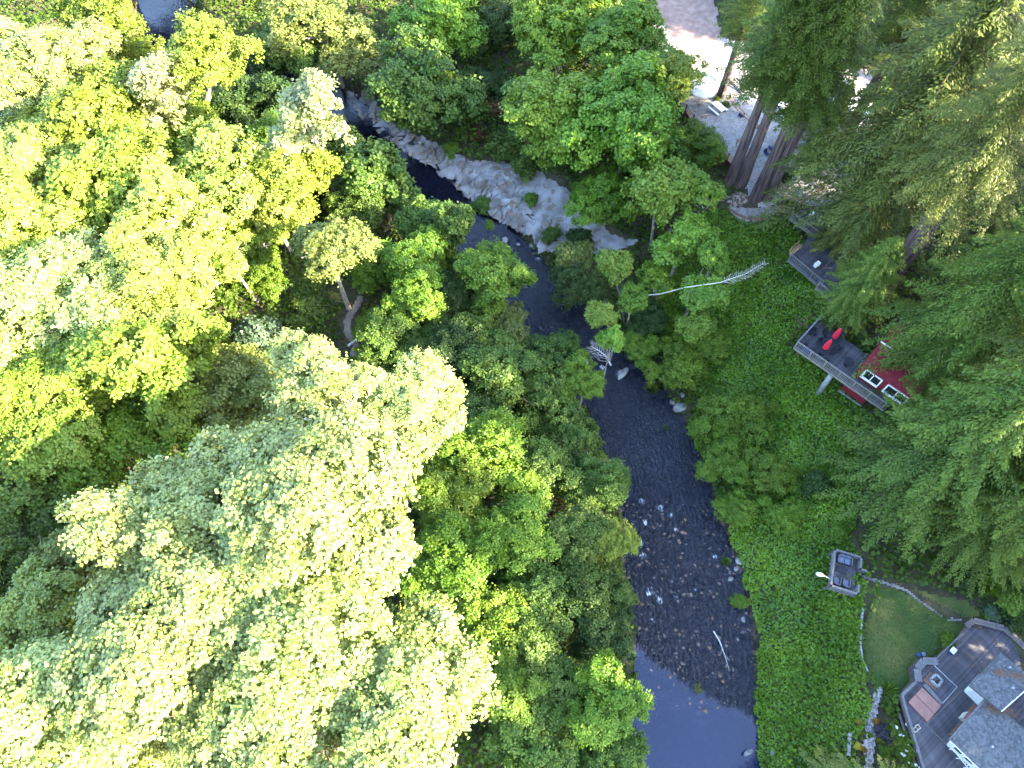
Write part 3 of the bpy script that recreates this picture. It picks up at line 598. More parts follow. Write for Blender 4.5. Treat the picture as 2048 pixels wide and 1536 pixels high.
# ---------------------------------------------------------------- conifers on the east terrace
conifer('redwood','redwood_tree',(1461,360),8,33,'tall redwood, leftmost of the four clustered trunks beside the curved steps',.95,.56,14)
conifer('redwood','redwood_tree',(1481,368),8,35,'tall redwood, second trunk from the left beside the curved steps',.95,.60,14.5)
conifer('redwood','redwood_tree',(1514,392),8,36,'tall redwood with mossy flared base right above the curved steps',.9,.66,14)
conifer('redwood','redwood_tree',(1534,396),8,34,'tall redwood, rightmost of the four clustered trunks above the steps',.85,.55,13)
conifer('redwood','redwood_tree',(1441,193),9,27,'slim redwood with its sunlit leaning trunk beside the cream umbrellas',.62,.42,9)
conifer('redwood','redwood_tree',(1682,292),9,36,'dark redwood trunk standing beside the parked white camper van',1.0,.6,15)
conifer('redwood','redwood_tree',(1612,352),9,14,'short bushy young redwood between the gravel yard and rail fence',.5,.25,1.5)
conifer('redwood','redwood_tree',(1585,300),9,17,'young redwood hiding the middle of the gravel yard behind the trunks',.55,.25,3)
conifer('fir','fir_tree',(1706,452),9,36,'huge fir with long drooping boughs sweeping over the upper deck railing',1.35,.7,6)
conifer('cedar','cedar_tree',(1676,492),8.6,13,'small evergreen screening the middle plank deck from above',.5,.3,2,mt='fir')
conifer('fir','fir_tree',(1747,592),9,40,'giant fir with a thick red-brown trunk showing between its boughs',.8,1.0,17)
conifer('cedar','cedar_tree',(1690,625),8.5,13,'small dark evergreen hanging over the back of the deck with red umbrellas',.52,.3,2)
conifer('fir','fir_tree',(1850,745),9,30,'fir whose boughs cover the roof end of the red house',1.0,.5,5,mt='cedar')
conifer('cedar','cedar_tree',(1788,985),6,27,'broad cedar with dense hanging tassels above the small deck',1.02,.6,2)
conifer('cedar','cedar_tree',(1905,1075),6,22,'cedar with sunlit yellow lower boughs above the lawn edge',.72,.5,2.5)
conifer('fir','fir_tree',(1832,772),8.8,15,'smaller fir spreading its boughs over the red house roof',.62,.3,2,mt='cedar')
conifer('fir','fir_tree',(1925,905),8,34,'fir with a bare reddish trunk in the dark gap of the evergreens',.8,.6,14)
conifer('fir','fir_tree',(1985,640),9,33,'fir at the right edge behind the red house',.9,.5,6,mt='cedar')
conifer('fir','fir_tree',(1890,330),10,28,'fir filling the right edge level with the curved steps',.8,.6,5)
conifer('redwood','redwood_tree',(1850,120),10,30,'evergreen in the top right corner edged with yellow sunlight',1.25,.5,4)
conifer('redwood','redwood_tree',(1700,60),10,26,'evergreen at the top edge above the camper van',1.05,.5,4)
conifer('redwood','redwood_tree',(1560,40),10,24,'evergreen at the top edge right of the brown gravel road',.95,.5,4)
conifer('fir','fir_tree',(2060,1010),7,30,'evergreen cut by the right edge below the bare-trunk fir',.75,.5,4,mt='cedar')
conifer('cedar','cedar_tree',(1975,1120),6,9,'low round evergreen beside the palm near the lawn corner',.42,.25,1)
conifer('cedar','cedar_tree',(1648,1600),3,24,'soft pale feathery treetop rising at the bottom edge',.52,.3,3,mt='feather')
conifer('cedar','cedar_tree',(1752,1622),4,21,'second pale feathery treetop at the bottom edge by the chip path',.44,.3,3,mt='feather')
# the grove goes on outside the right edge of the photograph and shades the creek
og = 'evergreens of the grove beyond the right edge'
for x, y, H in ((64,22,40),(55,1,28),(57,-9,31),(78,52,50),(90,47,52),(57,8,38),(71,10,46),(63,-2,44),(82,-12,50),(76,-26,48),(64,34,42),(60,46,42),(68,55,44),(70,78,40),(60,-6,38),(66,-18,40),(76,40,46),(80,20,46),(78,3,44),(92,36,46),(56,-30,38),(72,-34,42),
                (96,128,40),(84,134,40),(72,140,42),(60,146,42),(48,150,40)):
    if y > 110: x, y = x-22, y-12
    conifer('redwood' if R.random() < .6 else 'fir', 'redwood_tree', None, 0, H, 'tall evergreen of the grove beyond the right edge', R.uniform(1.0, 1.25), .6, R.uniform(3, 7), og, (x, y), mt='redwood')

# ---------------------------------------------------------------- broadleaved trees: kind, label, px, py, crown height, radius px, leaf, extra
B = [
# sunlit wood of the left bank
('giant','huge blown-out pale maple filling the bottom left, its top right part',640,1010,23,205,'creamleaf',{}),
('giant','pale sunlit maple with a ragged crown tip pointing left of centre bottom',350,1060,21,175,'creamleaf',{}),
('giant','pale sunlit maple spreading along the bottom edge left of the dark alders',800,1430,21,190,'creamleaf',{}),
('giant','pale maple in the middle of the bottom left wood with bare grey limbs',330,1310,21,210,'creamleaf',{}),
('giant','pale maple between the two large bottom left crowns',560,1250,22,200,'creamleaf',{}),
('giant','pale maple at the bottom edge, third crown from the left corner',560,1490,21,170,'creamleaf',{}),
('giant','pale maple cut by the bottom left corner',110,1470,20,190,'creamleaf',{}),
('broad','cream-coloured sunlit maple crown pointing up into the clearing',628,755,22,98,'creamleaf',{}),
('giant','cream-coloured sunlit maple with a round end reaching over the dark riverside trees',800,815,22,118,'creamleaf',{}),
('broad','cream-coloured leaves on a narrow limb between the two pointed maple crowns',715,860,19,90,'creamleaf',{}),
('giant','large sunlit tree on the left edge level with the clearing',120,620,17,160,'creamleaf',{}),
('giant','sunlit tree left of the clearing with a straight bright right flank',285,560,18,112,'maple',{}),
('broad','yellow-green tree below the left flank of the clearing',310,720,16,120,'yellow',{}),
('broad','bright tree left of the clearing near its upper corner',345,430,17,92,'maple',{}),
('giant','sunlit yellow-green tree on the left edge above the pale maples',90,790,15,150,'yellow',{}),
('broad','mid green half-shaded tree under the left edge wood',250,870,11,110,'bright',{}),
('broad','dull olive tree on the left edge shaded by its neighbours',60,985,10,120,'mid',{}),
('willow','grey-green tree beside the dull olive one on the left edge',120,1130,12,120,'olive',{}),
('broad','dark olive tree filling the gap below the clearing',470,800,9,100,'olive',{}),
('giant','pale sunlit crown in the top left corner',70,130,16,140,'creamleaf',{}),
('broad','yellow-green crown at the top edge left of the dark pool',205,50,15,92,'yellow',{}),
('broad','sunlit yellow-green crown below the top left corner tree',170,250,15,110,'yellow',{}),
('giant','pale sunlit crown on the left edge in the upper quarter',30,420,16,130,'maple',{}),
('broad','yellow-green crown inside the upper left wood',200,400,15,120,'yellow',{}),
('open','pale thin tree with a forked grey trunk in the upper left',330,180,15,105,'pale',{'base':(325,290),'tr':.22}),
('broad','tall yellow-green tree with a long bare pale trunk by the dark pool',425,105,17,92,'yellow',{'base':(408,290),'tr':.28}),
('open','white sunlit cottonwood beside the upstream end of the rock shelf',612,225,18,88,'pale',{'sq':1.2}),
('open','lower white sunlit bough of cottonwood left of the creek',570,300,15,62,'pale',{}),
('broad','yellow-green tree beneath the white cottonwood',590,360,12,80,'yellow',{}),
('broad','bright yellow-green tree left of the white cottonwood',470,340,14,100,'maple',{}),
('willow','olive willow over the path, bright on its right flank',655,490,14,92,'olive',{'sq':.9}),
('broad','bright tree between the olive willow and the left wood',535,400,12,70,'maple',{}),
('broad','deep green round tree in the dark hollow of the upper left wood',340,300,7,70,'bright',{}),
('broad','sunlit crown filling the left wood beneath the pale corner tree',110,310,14,95,'maple',{}),
('broad','sunlit crown on the left edge between the two largest edge trees',40,540,15,100,'yellow',{}),
('broad','low yellow-green crown at the left end of the bottom maples',40,1280,14,110,'maple',{}),
('willow','grey-green low tree left of the ragged maple tip',190,1020,9,85,'mid',{}),
('broad','small bright crown between the yellow trees of the upper left',290,390,12,75,'maple',{}),
('broad','low yellow-green tree filling in beneath the top left corner crowns',140,190,10,80,'maple',{}),
('broad','low bright tree in the upper left wood behind the forked pale tree',255,140,10,70,'yellow',{}),
('broad','low tree on the left edge a quarter of the way down',50,300,10,85,'maple',{}),
('broad','low lime tree between the dark hollow and the left wood',235,320,9,75,'yellow',{}),
('broad','low tree in the middle of the upper left wood, shaded underneath',150,490,10,90,'yellow',{}),
('broad','low bright tree left of the clearing top',255,470,10,80,'maple',{}),
('broad','low green tree on the left edge above the half-shaded one',25,700,10,85,'yellow',{}),
('broad','low green tree beneath the yellow-green edge tree',185,740,10,80,'bright',{}),
('broad','low bright tree left of the white cottonwood foot',420,390,9,72,'maple',{}),
('broad','low green tree just above the clearing bush',500,440,8,60,'yellow',{}),
('broad','low green tree on the left edge under the dull olive one',30,880,9,85,'bright',{}),
('broad','low shaded tree between dull olive tree and ragged maple tip',170,930,8,75,'mid',{}),
('broad','low yellow-green tree left of the long bare pale trunk',370,230,9,62,'yellow',{}),
('broad','low tree at the foot of the white cottonwood',560,300,8,60,'bright',{}),
('broad','tree filling the gap between the top edge pool and the cottonwood',585,90,8,60,'mid',{}),
('broad','green tree at the left edge above the bottom maples',20,1150,12,90,'mid',{}),
('giant','pale low maple crown at the bottom edge, between the corner maple and its neighbours',285,1500,15,100,'creamleaf',{}),
# clearing
('shrub','blue-grey round willow bush in the clearing',515,665,4,55,'bluegreen',{'cat':'shrub'}),
('broad','bright green bush at the top of the clearing',520,545,5,62,'bright',{'cat':'shrub'}),
('shrub','dark green bush on the left side of the clearing',450,580,4,50,'mid',{'cat':'shrub'}),
('shrub','green bush on the right of the clearing beside the dirt path',610,620,4,50,'mid',{'cat':'shrub'}),
('shrub','low bright mound of bush right of the dirt path',735,655,3.5,40,'bright',{'cat':'shrub'}),
('shrub','dark bush at the foot of the clearing above the pale maples',520,745,4,55,'dark',{'cat':'shrub'}),
('shrub','olive bush at the lower left of the clearing',430,720,4,50,'olive',{'cat':'shrub'}),
# riverside trees, left bank
('alder','narrow green alder with a small crown left of the dark upstream creek',760,365,8,72,'mid',{}),
('alder','mid green alder under the olive willow and the creek bend',820,440,8,60,'mid',{}),
('broad','dark tree between the cottonwood and the creek',665,330,6,72,'mid',{}),
('willow','dark tree overhanging the creek left of the rock shelf top',645,265,7,62,'olive',{}),
('broad','dark green tree at the foot of the long bare pale trunk',500,230,5,80,'dark',{}),
('broad','dark bush between the two dark pools at the top',530,110,4,52,'dark',{}),
('alder','slim grey-green alder standing alone at the creek edge opposite the rock shelf',905,455,10,45,'mid',{'sq':1.5}),
('broad','pale green tree beside the olive willow',815,520,9.5,66,'bright',{}),
('broad','yellow-green topped tree right of the dirt path',835,605,10,58,'bright',{}),
('broad','green tree below the yellow-topped one',790,655,8,62,'mid',{}),
('broad','fresh green round tree beside the creek above the first rapids',985,555,9,74,'bright',{}),
('willow','grey-green tree at the creek edge below the round fresh one',1020,640,6,55,'olive',{}),
('willow','dark grey-green tree deep in the left bank thicket',915,590,7,60,'dark',{}),
('broad','dark tree in the thicket right of the round-ended pale maple',900,720,8,75,'dark',{}),
('broad','mid green tree in the thicket next to the creek rapids',1000,740,8,80,'mid',{}),
('willow','fine-leaved willow whose tip touches the first rapids',1095,700,6,66,'mid',{}),
('broad','fresh green bush leaning over the creek below the rapids',1165,770,7,48,'bright',{}),
('willow','mid green thicket tree below the rapids willow',1080,800,7,80,'mid',{}),
('broad','dark thicket tree right of the cream maple end',960,830,7,70,'dark',{}),
('broad','bright green low tree in the middle of the thicket',985,900,9,85,'bright',{}),
('willow','mid green tree beside the creek opposite the long dark run',1150,880,6,75,'mid',{}),
('shrub','single vivid lime bush at the creek edge',1197,918,3.5,24,'yellow',{'cat':'shrub'}),
('broad','green tree right of the vivid lime bush',1200,970,6,60,'mid',{}),
('broad','mid green tree left of the vivid lime bush',1090,940,7,70,'mid',{}),
('broad','sunlit-topped tree beside the right flank of the giant maple',930,985,9,75,'bright',{}),
('broad','sun-flecked tree in the middle of the lower thicket',1040,1040,9,80,'bright',{}),
('broad','half-shaded green tree under the giant maple right flank',870,980,9,70,'bright',{}),
('broad','sun-flecked tree below the thicket middle',980,1110,8.5,75,'bright',{}),
('willow','willow with yellow sunlit tips reaching over the riffle',1215,1075,9,58,'yellow',{}),
('broad','green tree behind the yellow-tipped willow',1130,1080,8,75,'mid',{}),
('broad','dark green tree at the left creek edge beside the riffle',1190,1170,7,72,'mid',{}),
('broad','dark green tree inland of the riffle edge tree',1090,1190,8,80,'mid',{}),
('broad','bright tree under the lower right flank of the giant maple',900,1140,9,80,'bright',{}),
('broad','dark tree in the lower thicket below the sun-flecked ones',960,1230,8,85,'bright',{}),
('broad','dark green tree at the creek edge above the blue pool',1202,1260,6,72,'dark',{}),
('broad','mid green tree left of the blue pool thicket',1080,1300,8,85,'mid',{}),
('broad','fresh bright round tree overhanging the blue pool',1212,1385,9,78,'bright',{}),
('broad','dark tree left of the fresh round one by the blue pool',1120,1400,7,80,'mid',{}),
('broad','green tree right of the bottom maple',1010,1380,9,75,'bright',{}),
('willow','grey-green tree at the bottom edge beside the blue pool',1215,1500,6,80,'mid',{}),
('broad','mid green tree at the bottom edge right of the pale maples',1050,1500,8,90,'mid',{}),
('willow','dark tree at the bottom edge between the maples and the pool thicket',1140,1560,6,80,'dark',{}),
('broad','mid green tree wedged between the olive willow and the creek alders',715,425,7,58,'mid',{}),
('broad','green tree over the head of the dirt path',745,525,7,50,'bright',{}),
('broad','dark tree between the dirt path and the cream maple tip',770,715,6,58,'mid',{}),
('broad','mid green tree in the thicket above the round-ended maple',860,680,7,62,'mid',{}),
('willow','grey-green tree in the thicket middle, left of the rapids willow',960,660,7,55,'mid',{}),
('broad','yellow-green tree in the gap above the clearing',450,505,12,58,'maple',{}),
('broad','bright green tree under the forked pale tree of the upper left',300,330,9,60,'bright',{}),
('broad','mid green low tree under the white cottonwood beside the creek',705,345,6,58,'mid',{}),
('broad','green low tree between the slim creek-edge alder and pale green tree',872,520,6,50,'bright',{}),
('broad','dark low tree beside the creek bend, left of the slim alder',850,475,5,45,'mid',{}),
# upper middle
('broad','broad dark green tree standing over the top of the rock shelf',850,170,9,108,'mid',{}),
('broad','green tree at the top edge left of the broad dark one',650,60,10,85,'olive',{}),
('willow','thin hanging tree at the top edge over the upstream pool',725,110,8,72,'olive',{}),
('broad','green top of the broad tree at the top edge',870,40,11,80,'bright',{}),
('broad','very dark tree at the top edge between the two large green ones',980,60,8,70,'dark',{}),
('broad','dark green tree behind the rust-coloured bush',960,180,6,60,'dark',{}),
('shrub','rust-brown dying bush on the slope above the rock shelf',985,215,6,40,'rust',{'cat':'shrub'}),
('shrub','second rust-brown dying bush just below the first',958,268,4.5,26,'rust',{'cat':'shrub'}),
('broad','large fresh green tree left of the yard fence',1250,270,14,118,'bright',{}),
('broad','fresh green tree above the rock shelf',1130,220,12,108,'bright',{}),
('broad','grey-green tree left of the fresh green pair above the shelf',1060,215,10,62,'mid',{}),
('broad','tall yellow-green tree top at the top edge left of the gravel road',1270,80,16,85,'bright',{}),
('broad','green tree at the top edge, middle of the frame',1130,70,13,95,'bright',{}),
('broad','yellow-green tree beside the cream umbrellas',1320,170,15,70,'yellow',{}),
('broad','dark top edge tree between the middle and the gravel road',1210,10,14,80,'mid',{}),
('broad','bright green tree whose lower edge meets the dirt slope',1210,400,8,66,'bright',{}),
('broad','fresh green tree directly below the red-brown retaining wall',1370,310,8,60,'bright',{'sq':.8}),
('alder','bright lime alder left of the curved steps',1312,392,13,72,'lime',{'base':(1300,500),'tr':.16}),
('alder','bright lime alder touching the curved steps',1408,390,13,72,'lime',{}),
('alder','lime alder crown below the one at the steps',1375,470,11,62,'lime',{}),
('alder','small yellow-tipped alder crown above the rapids, upper one',1225,535,12,42,'yellow',{'base':(1255,620),'tr':.14}),
('alder','small yellow-tipped alder crown leaning over the creek',1195,620,12,40,'yellow',{'base':(1250,660),'tr':.14}),
('alder','narrow lime alder crown just above the rapids boulders',1225,675,11,32,'lime',{'sq':1.4}),
('alder','green lower crown beside the upper yellow-tipped alder',1265,600,8,38,'lime',{}),
('alder','lime alder crown crossed by the bleached fallen stem',1395,575,11,55,'lime',{}),
('alder','green crown hanging below the crossed lime alder',1395,650,8,42,'lime',{}),
('alder','round lime crown beside the bleached bare stem',1425,520,11,36,'lime',{}),
('alder','green crown over the short dirt track',1320,570,7,48,'bright',{}),
# right bank shrubs
('willow','dark grey-green willow on the gravel bank below the rock shelf',1145,565,5,68,'dark',{}),
('willow','low willow with yellow tips at the end of the rock shelf',1150,515,5,42,'olive',{}),
('shrub','round dark bush on the rock shelf end',1105,470,3,26,'mid',{'cat':'shrub'}),
('shrub','wide dark bush beside the round one on the shelf end',1160,480,3,38,'dark',{'cat':'shrub'}),
('shrub','grey-green bush growing from cracks at the shelf waterline',965,412,2.5,28,'mid',{'cat':'shrub'}),
('shrub','tiny bush below the waterline bush',980,450,2,14,'bright',{'cat':'shrub'}),
('shrub','low bright patch of weeds in the middle of the rock shelf',1063,398,3,20,'bright',{'cat':'shrub'}),
('shrub','low bright weeds at the inland edge of the rock shelf',905,300,3,24,'bright',{'cat':'shrub'}),
('shrub','green bush between rust bush and rock shelf',1010,290,4,50,'mid',{'cat':'shrub'}),
('shrub','lush green bush at the inland edge of the shelf',1050,330,5,40,'mid',{'cat':'shrub'}),
('broad','dark bush under the lime alders above the rapids',1290,640,3.4,54,'dark',{'cat':'shrub'}),
('broad','grey-green bush with pale leaves right of the rapids boulders',1350,735,3.8,60,'bright',{'cat':'shrub'}),
('broad','dark bush on the right bank below the rapids boulders',1290,700,3,42,'bright',{'cat':'shrub'}),
('broad','green bush behind the grey boulders on the right bank',1410,700,3.6,46,'bright',{'cat':'shrub'}),
('broad','large grey-green bush leaning over the dark run, right bank',1440,850,3.2,68,'bright',{'cat':'shrub'}),
('broad','fresh green bush inland of the large leaning one',1510,830,4.2,55,'bright',{'cat':'shrub'}),
('broad','dark bush on the right bank at the end of the dark run',1452,935,3.0,54,'bright',{'cat':'shrub'}),
('broad','mid green bush above the riffle on the right bank',1530,940,3.8,56,'bright',{'cat':'shrub'}),
('broad','low bush over the right waterline at the riffle head',1474,1020,2.6,44,'bright',{'cat':'shrub'}),
('broad','fresh low bush inland at the riffle head',1560,1030,3.8,48,'bright',{'cat':'shrub'}),
('shrub','grey-green bush under the deck with red umbrellas',1640,700,6,30,'mid',{'cat':'shrub'}),
('shrub','spiky green bush left of the small deck',1668,1060,5,34,'bright',{'cat':'shrub'}),
('shrub','dark bush between the big cedar and the ivy slope',1640,965,5,40,'dark',{'cat':'shrub'}),
('shrub','green bush jutting over the right edge of the riffle',1482,1205,2,22,'bright',{'cat':'shrub'}),
# garden
('shrub','round lime-green bush at the right edge above the house deck',2030,1208,9,40,'lime',{'cat':'shrub'}),
('shrub','blue-green bush at the right edge below the lime one',2035,1245,6,34,'dark',{'cat':'shrub'}),
('shrub','silvery sage bush beyond the house deck bench',1985,1225,6,20,'bluegreen',{'cat':'shrub'}),
('shrub','dark bush beside the palm',1935,1165,6,34,'dark',{'cat':'shrub'}),
('shrub','mid green bush beside the sage bush',2010,1190,6,30,'mid',{'cat':'shrub'}),
('shrub','leafy green bush against the left side of the house deck',1898,1280,5.5,22,'bright',{'cat':'shrub'}),
('shrub','small green bush against the deck next to the larger leafy one',1880,1310,5.3,12,'mid',{'cat':'shrub'}),
('shrub','dusky purple-grey bush beside the wood chip path',1776,1468,5.3,28,'purple',{'cat':'shrub'}),
('shrub','orange-leaved bush left of the wood chip path',1722,1444,5,10,'orange',{'cat':'shrub'}),
('shrub','orange-leaved bush right of the wood chip path',1752,1443,5,9,'orange',{'cat':'shrub'}),
('shrub','yellow strappy plant at the bottom of the flower bed',1717,1492,5,11,'yellowplant',{'cat':'shrub'}),
('shrub','orange bush next to the yellow strappy plant',1728,1498,5,8,'orange',{'cat':'shrub'}),
('shrub','small yellow plant right of the wood chip path',1756,1478,5,7,'yellowplant',{'cat':'shrub'}),
('shrub','yellow-green tuft at the lawn foot',1731,1358,5,10,'olive',{'cat':'shrub'}),
('shrub','green foliage bush along the deck edge beside the chip path',1780,1405,5.3,22,'mid',{'cat':'shrub'}),
('shrub','bright green mound left of the chip path',1722,1466,5,10,'bright',{'cat':'shrub'}),
('shrub','dark red-flowered bush at the top of the chip path',1732,1395,5,9,'rust',{'cat':'shrub'}),
('shrub','leafy green bush at the bottom of the bed below the purple bush',1768,1498,5,18,'bright',{'cat':'shrub'}),
('shrub','reddish leafy weeds beside the small deck entrance',1733,1178,5.3,12,'olive',{'cat':'shrub'}),
('shrub','small green weeds at the corner of the small deck',1722,1160,5.3,9,'bright',{'cat':'shrub'}),
('shrub','dark bushes under the split rail fence by the redwoods',1575,355,9.5,18,'dark',{'cat':'shrub'}),
('shrub','lime bush at the foot of the sunlit leaning trunk',1434,198,10,10,'yellow',{'cat':'shrub'}),
('shrub','dark green bush beside the foot of the sunlit leaning trunk',1450,208,9.6,12,'mid',{'cat':'shrub'}),
]
g_d = lambda g0: (g0[1]*sin(TH)+(CZ-g0[2])*cos(TH))/F
for k_, lb, px, py, zc, rp, mt_, ex in B:
    ex = dict(ex); cat = ex.pop('cat', 'tree')
    if cat == 'shrub':
        g0 = G(px, py); 
        zc = g0[2]+.4*rp*g_d(g0) if k_ == 'shrub' else zc
        nm = 'shrub'
    else: nm = {'giant': 'maple_tree', 'alder': 'alder_tree', 'willow': 'willow_tree'}.get(k_, 'broadleaf_tree')
    tree(k_, nm, lb, px, py, zc, rp, mt_, 'bark_dark' if (mt_ in ('dark', 'mid', 'creamleaf') or cat == 'shrub') else 'bark_grey', cat=cat, **ex)

tg = 'broadleaved trees just beyond the top edge'
for x, y, H_, r_ in ((-78,112,15,6),(-68,119,17,7),(-57,116,17,7),(-47,112,16,6.5),(-36,112,16,6.5),(-26,114,17,7),(-12,114,17,7),(2,116,18,7),(16,118,19,7),(-60,128,18,8),(-30,126,18,8),(-90,122,16,7),(-70,110,7,6),(-61,109,7,6),(-52,109,7,6),(-43,108,7,5.5)):
    tree('broad', 'broadleaf_tree', 'broadleaved tree just beyond the top edge', 0, 0, H_, r_, 'mid', 'bark_dark', group=tg, xy=(x, y))
# ---------------------------------------------------------------- decks, houses, fences
def cuts(poly, n, c):
    """segments where the line n.p = c crosses a polygon, as pairs of offsets along the line"""
    t = np.array((-n[1], n[0])); out = []; m = len(poly)
    for i in range(m):
        a = np.array(poly[i]); b = np.array(poly[(i+1) % m]); da = a @ n-c; db = b @ n-c
        if (da > 0) != (db > 0): q = a+(b-a)*da/(da-db); out.append(float(q @ t))
    out.sort(); return [(out[k], out[k+1]) for k in range(0, len(out)-1, 2)]
def planks(parent, poly, z, direc, w, mt, th=.04, gap=.012):
    """one board per strip, running along direc, clipped to the polygon; z is the top"""
    t = np.array(direc[:2], float); t /= np.linalg.norm(t); n = np.array((t[1], -t[0])); pr = [np.array(p) @ n for p in poly]
    c = min(pr)+w/2; px_, py_ = parent.location[0], parent.location[1]; pz = parent.location[2]
    while c < max(pr):
        for a, b in cuts(poly, n, c):
            if b-a < .1: continue
            mid = n*c+t*(a+b)/2
            o = MB().box((0, 0, -th/2), (b-a-.01, w-gap, th)).build('plank', mt, parent, (mid[0]-px_, mid[1]-py_, z-pz+R.uniform(-.004, .004)), (0, 0, math.atan2(t[1], t[0])))
        c += w
def offs(p, q): return (p[0]-q[0], p[1]-q[1], (p[2]-q[2]) if len(p) > 2 else 0)
def railing(parent, pts, z, h, mt, spacing=.17, post=1.9, bal=.035, cap=.13, rails=(.12, .92), balusters=True, capm=None, base=0):
    """posts, top and bottom rails and separate balusters along a polyline; coordinates local to parent"""
    L0 = parent.location; bm_ = {}
    for k in range(len(pts)-1):
        a = np.array((pts[k][0]-L0[0], pts[k][1]-L0[1], z-L0[2])); b = np.array((pts[k+1][0]-L0[0], pts[k+1][1]-L0[1], z-L0[2])); d = b-a; L = np.linalg.norm(d); d /= L; rz = math.atan2(d[1], d[0])
        MB().box((0, 0, 0), (L+.06, cap, .04)).build('top_rail', capm or mt, parent, tuple((a+b)/2+np.array((0, 0, h))), (0, 0, rz))
        for rr in rails: MB().box((0, 0, 0), (L, .045, .08)).build('rail', mt, parent, tuple((a+b)/2+np.array((0, 0, h*rr))), (0, 0, rz))
        n = max(1, round(L/post))
        for j in range(n+(1 if k == len(pts)-2 else 0)):
            p = a+d*L*j/n; key = ('p', round(h+base, 2))
            if key not in bm_: bm_[key] = MB().box((0, 0, (h-base)/2), (.1, .1, h+base)).mesh('post')
            link('post', bm_[key], mt, parent, tuple(p), (0, 0, rz))
        if balusters:
            m = int(L/spacing); key = 'b'
            if key not in bm_: bm_[key] = MB().box((0, 0, h*.52), (bal, bal, h*.8)).mesh('baluster')
            for j in range(m): link('baluster', bm_[key], mt, parent, tuple(a+d*(j+.5)*L/m), (0, 0, rz))
# --- deck with red umbrellas
z = 9.0
A_ = np.array(P(1589,694,z)[:2]); B_ = np.array(P(1737,797,z)[:2]); e1 = (B_-A_)/np.linalg.norm(B_-A_); e2 = np.array((-e1[1], e1[0]))
if e2 @ (np.array(P(1631,649,z)[:2])-A_) < 0: e2 = -e2
Ld = 10.6; Wd = 4.5
dk = thing('wooden_deck', 'raised dark wooden deck carrying two closed red umbrellas above the ivy slope', 'deck', (A_[0], A_[1], z))
at = lambda a, b, zz=0: tuple(A_+e1*a+e2*b)+(z+zz,)
lo = lambda a, b, zz=0: tuple(e1*a+e2*b)+(zz,)
planks(dk, [at(0,0)[:2], at(Ld,0)[:2], at(Ld,Wd)[:2], at(0,Wd)[:2]], z, e2, .14, M['deck_dark'])
rzd = math.atan2(e1[1], e1[0])
MB().box((0,0,0), (Ld, .06, .26)).build('rim_joist', M['rail'], dk, lo(Ld/2, -.04, -.16), (0,0,rzd))
MB().box((0,0,0), (Ld, .16, .12)).build('beam', M['rail'], dk, lo(Ld/2, .1, -.38), (0,0,rzd))
railing(dk, [at(0,.02)[:2], at(Ld-.3,.02)[:2]], z, 1.05, M['rail'], .17, 1.85, .045, .12, base=.3)
MB().box((0,0,.5), (Wd, .05, 1.0)).build('side_screen', M['bench'], dk, lo(0.0, Wd/2, 0), (0,0,rzd+pi/2))
MB().box((0,0,0), (Wd+.1, .16, .05)).build('top_rail', M['rail_grey'], dk, lo(0.0, Wd/2, 1.03), (0,0,rzd+pi/2))
for a_ in (.6, 3.0, 6.2): MB().box((0,0,-2.2), (.18,.18,4.2)).build('support_post', M['bark_dark'], dk, lo(a_, 2.2, -.3), (0,0,rzd))
pa = np.array(P(1641,781,5.6)); pb = np.array(at(4.55, .3, -.35))
m = MB(); m.tube([pa-pb+np.array((0,0,-.5)), pa*.5-pb*.5, (0,0,0)], [.30,.28,.27], 14)
tag(m.build('log_pillar', M['stonegrey'], None, tuple(pb), smooth=True), 'thick grey log pillar propping the deck edge above the ivy', 'pillar')
# red house beside it: front wall, bay window, red roof
h0 = 6.3
rh = thing('red_house', 'dark red house with white-framed windows beside the deck, half under boughs', 'house', at(h0, 1.35))
ro = np.array(at(h0, 1.35)); q = lambda a, b, zz=0: tuple(e1*a+e2*b)+(zz,)
def wallbox(name, a0, b0, a1, b1, z0, z1, mt, par, th=.14):
    p0 = e1*a0+e2*b0; p1 = e1*a1+e2*b1; d = p1-p0; L = np.linalg.norm(d)
    return MB().box((0,0,(z1-z0)/2), (L, th, z1-z0)).build(name, mt, par, tuple((p0+p1)/2)+(z0,), (0,0,math.atan2(d[1], d[0])))
wallbox('wall', 0, 0, 5.5, 0, 0, 2.3, M['redwall'], rh); wallbox('side_wall', .0, .07, .0, 6, .0, 2.29, M['redwall'], rh)
for r_ in range(11): wallbox('siding_board', -.02, -.075, 5.5, -.075, .04+r_*.2, .225+r_*.2, M['redwall'], rh, .012+.004*(r_ % 2))
for wa, ww in ((.55, 1.75), (3.0, 2.2)):
    f = thing('window', None, None, (0,0,0)); f.parent = rh; bpy.data.objects.remove(f)
    fr_ = MB()
    for (dx, dz, sx, sz) in ((0,0,ww,.13),(0,1.25,ww,.13),(-ww/2,.625,.13,1.38),(ww/2,.625,.13,1.38),(0,.625,.09,1.2)): fr_.box((dx,0,dz), (sx,.1,sz))
    w_ = fr_.build('window', M['white'], rh, q(wa+ww/2, -.13, .75), (0,0,rzd))
    for s_ in (-1,1): MB().box((s_*ww/4,.03,.625), (ww/2-.1,.02,1.15)).build('pane', M['glass'], w_)
    MB().box((0,-.06,-.08), (ww+.15,.16,.05)).build('sill', M['white'], w_)
m = MB(); p00, p10, p11, p01 = q(-.12,-.25,2.3), q(5.6,-.25,2.3), q(5.6,5.2,4.0), q(-.12,5.2,4.0)
m.poly([p00,p10,p11,p01]+[(p[0],p[1],p[2]+.1) for p in (p00,p10,p11,p01)], [(3,2,1,0),(4,5,6,7),(0,1,5,4),(1,2,6,5),(2,3,7,6),(3,0,4,7)])
m.build('roof', M['redwall'], rh)
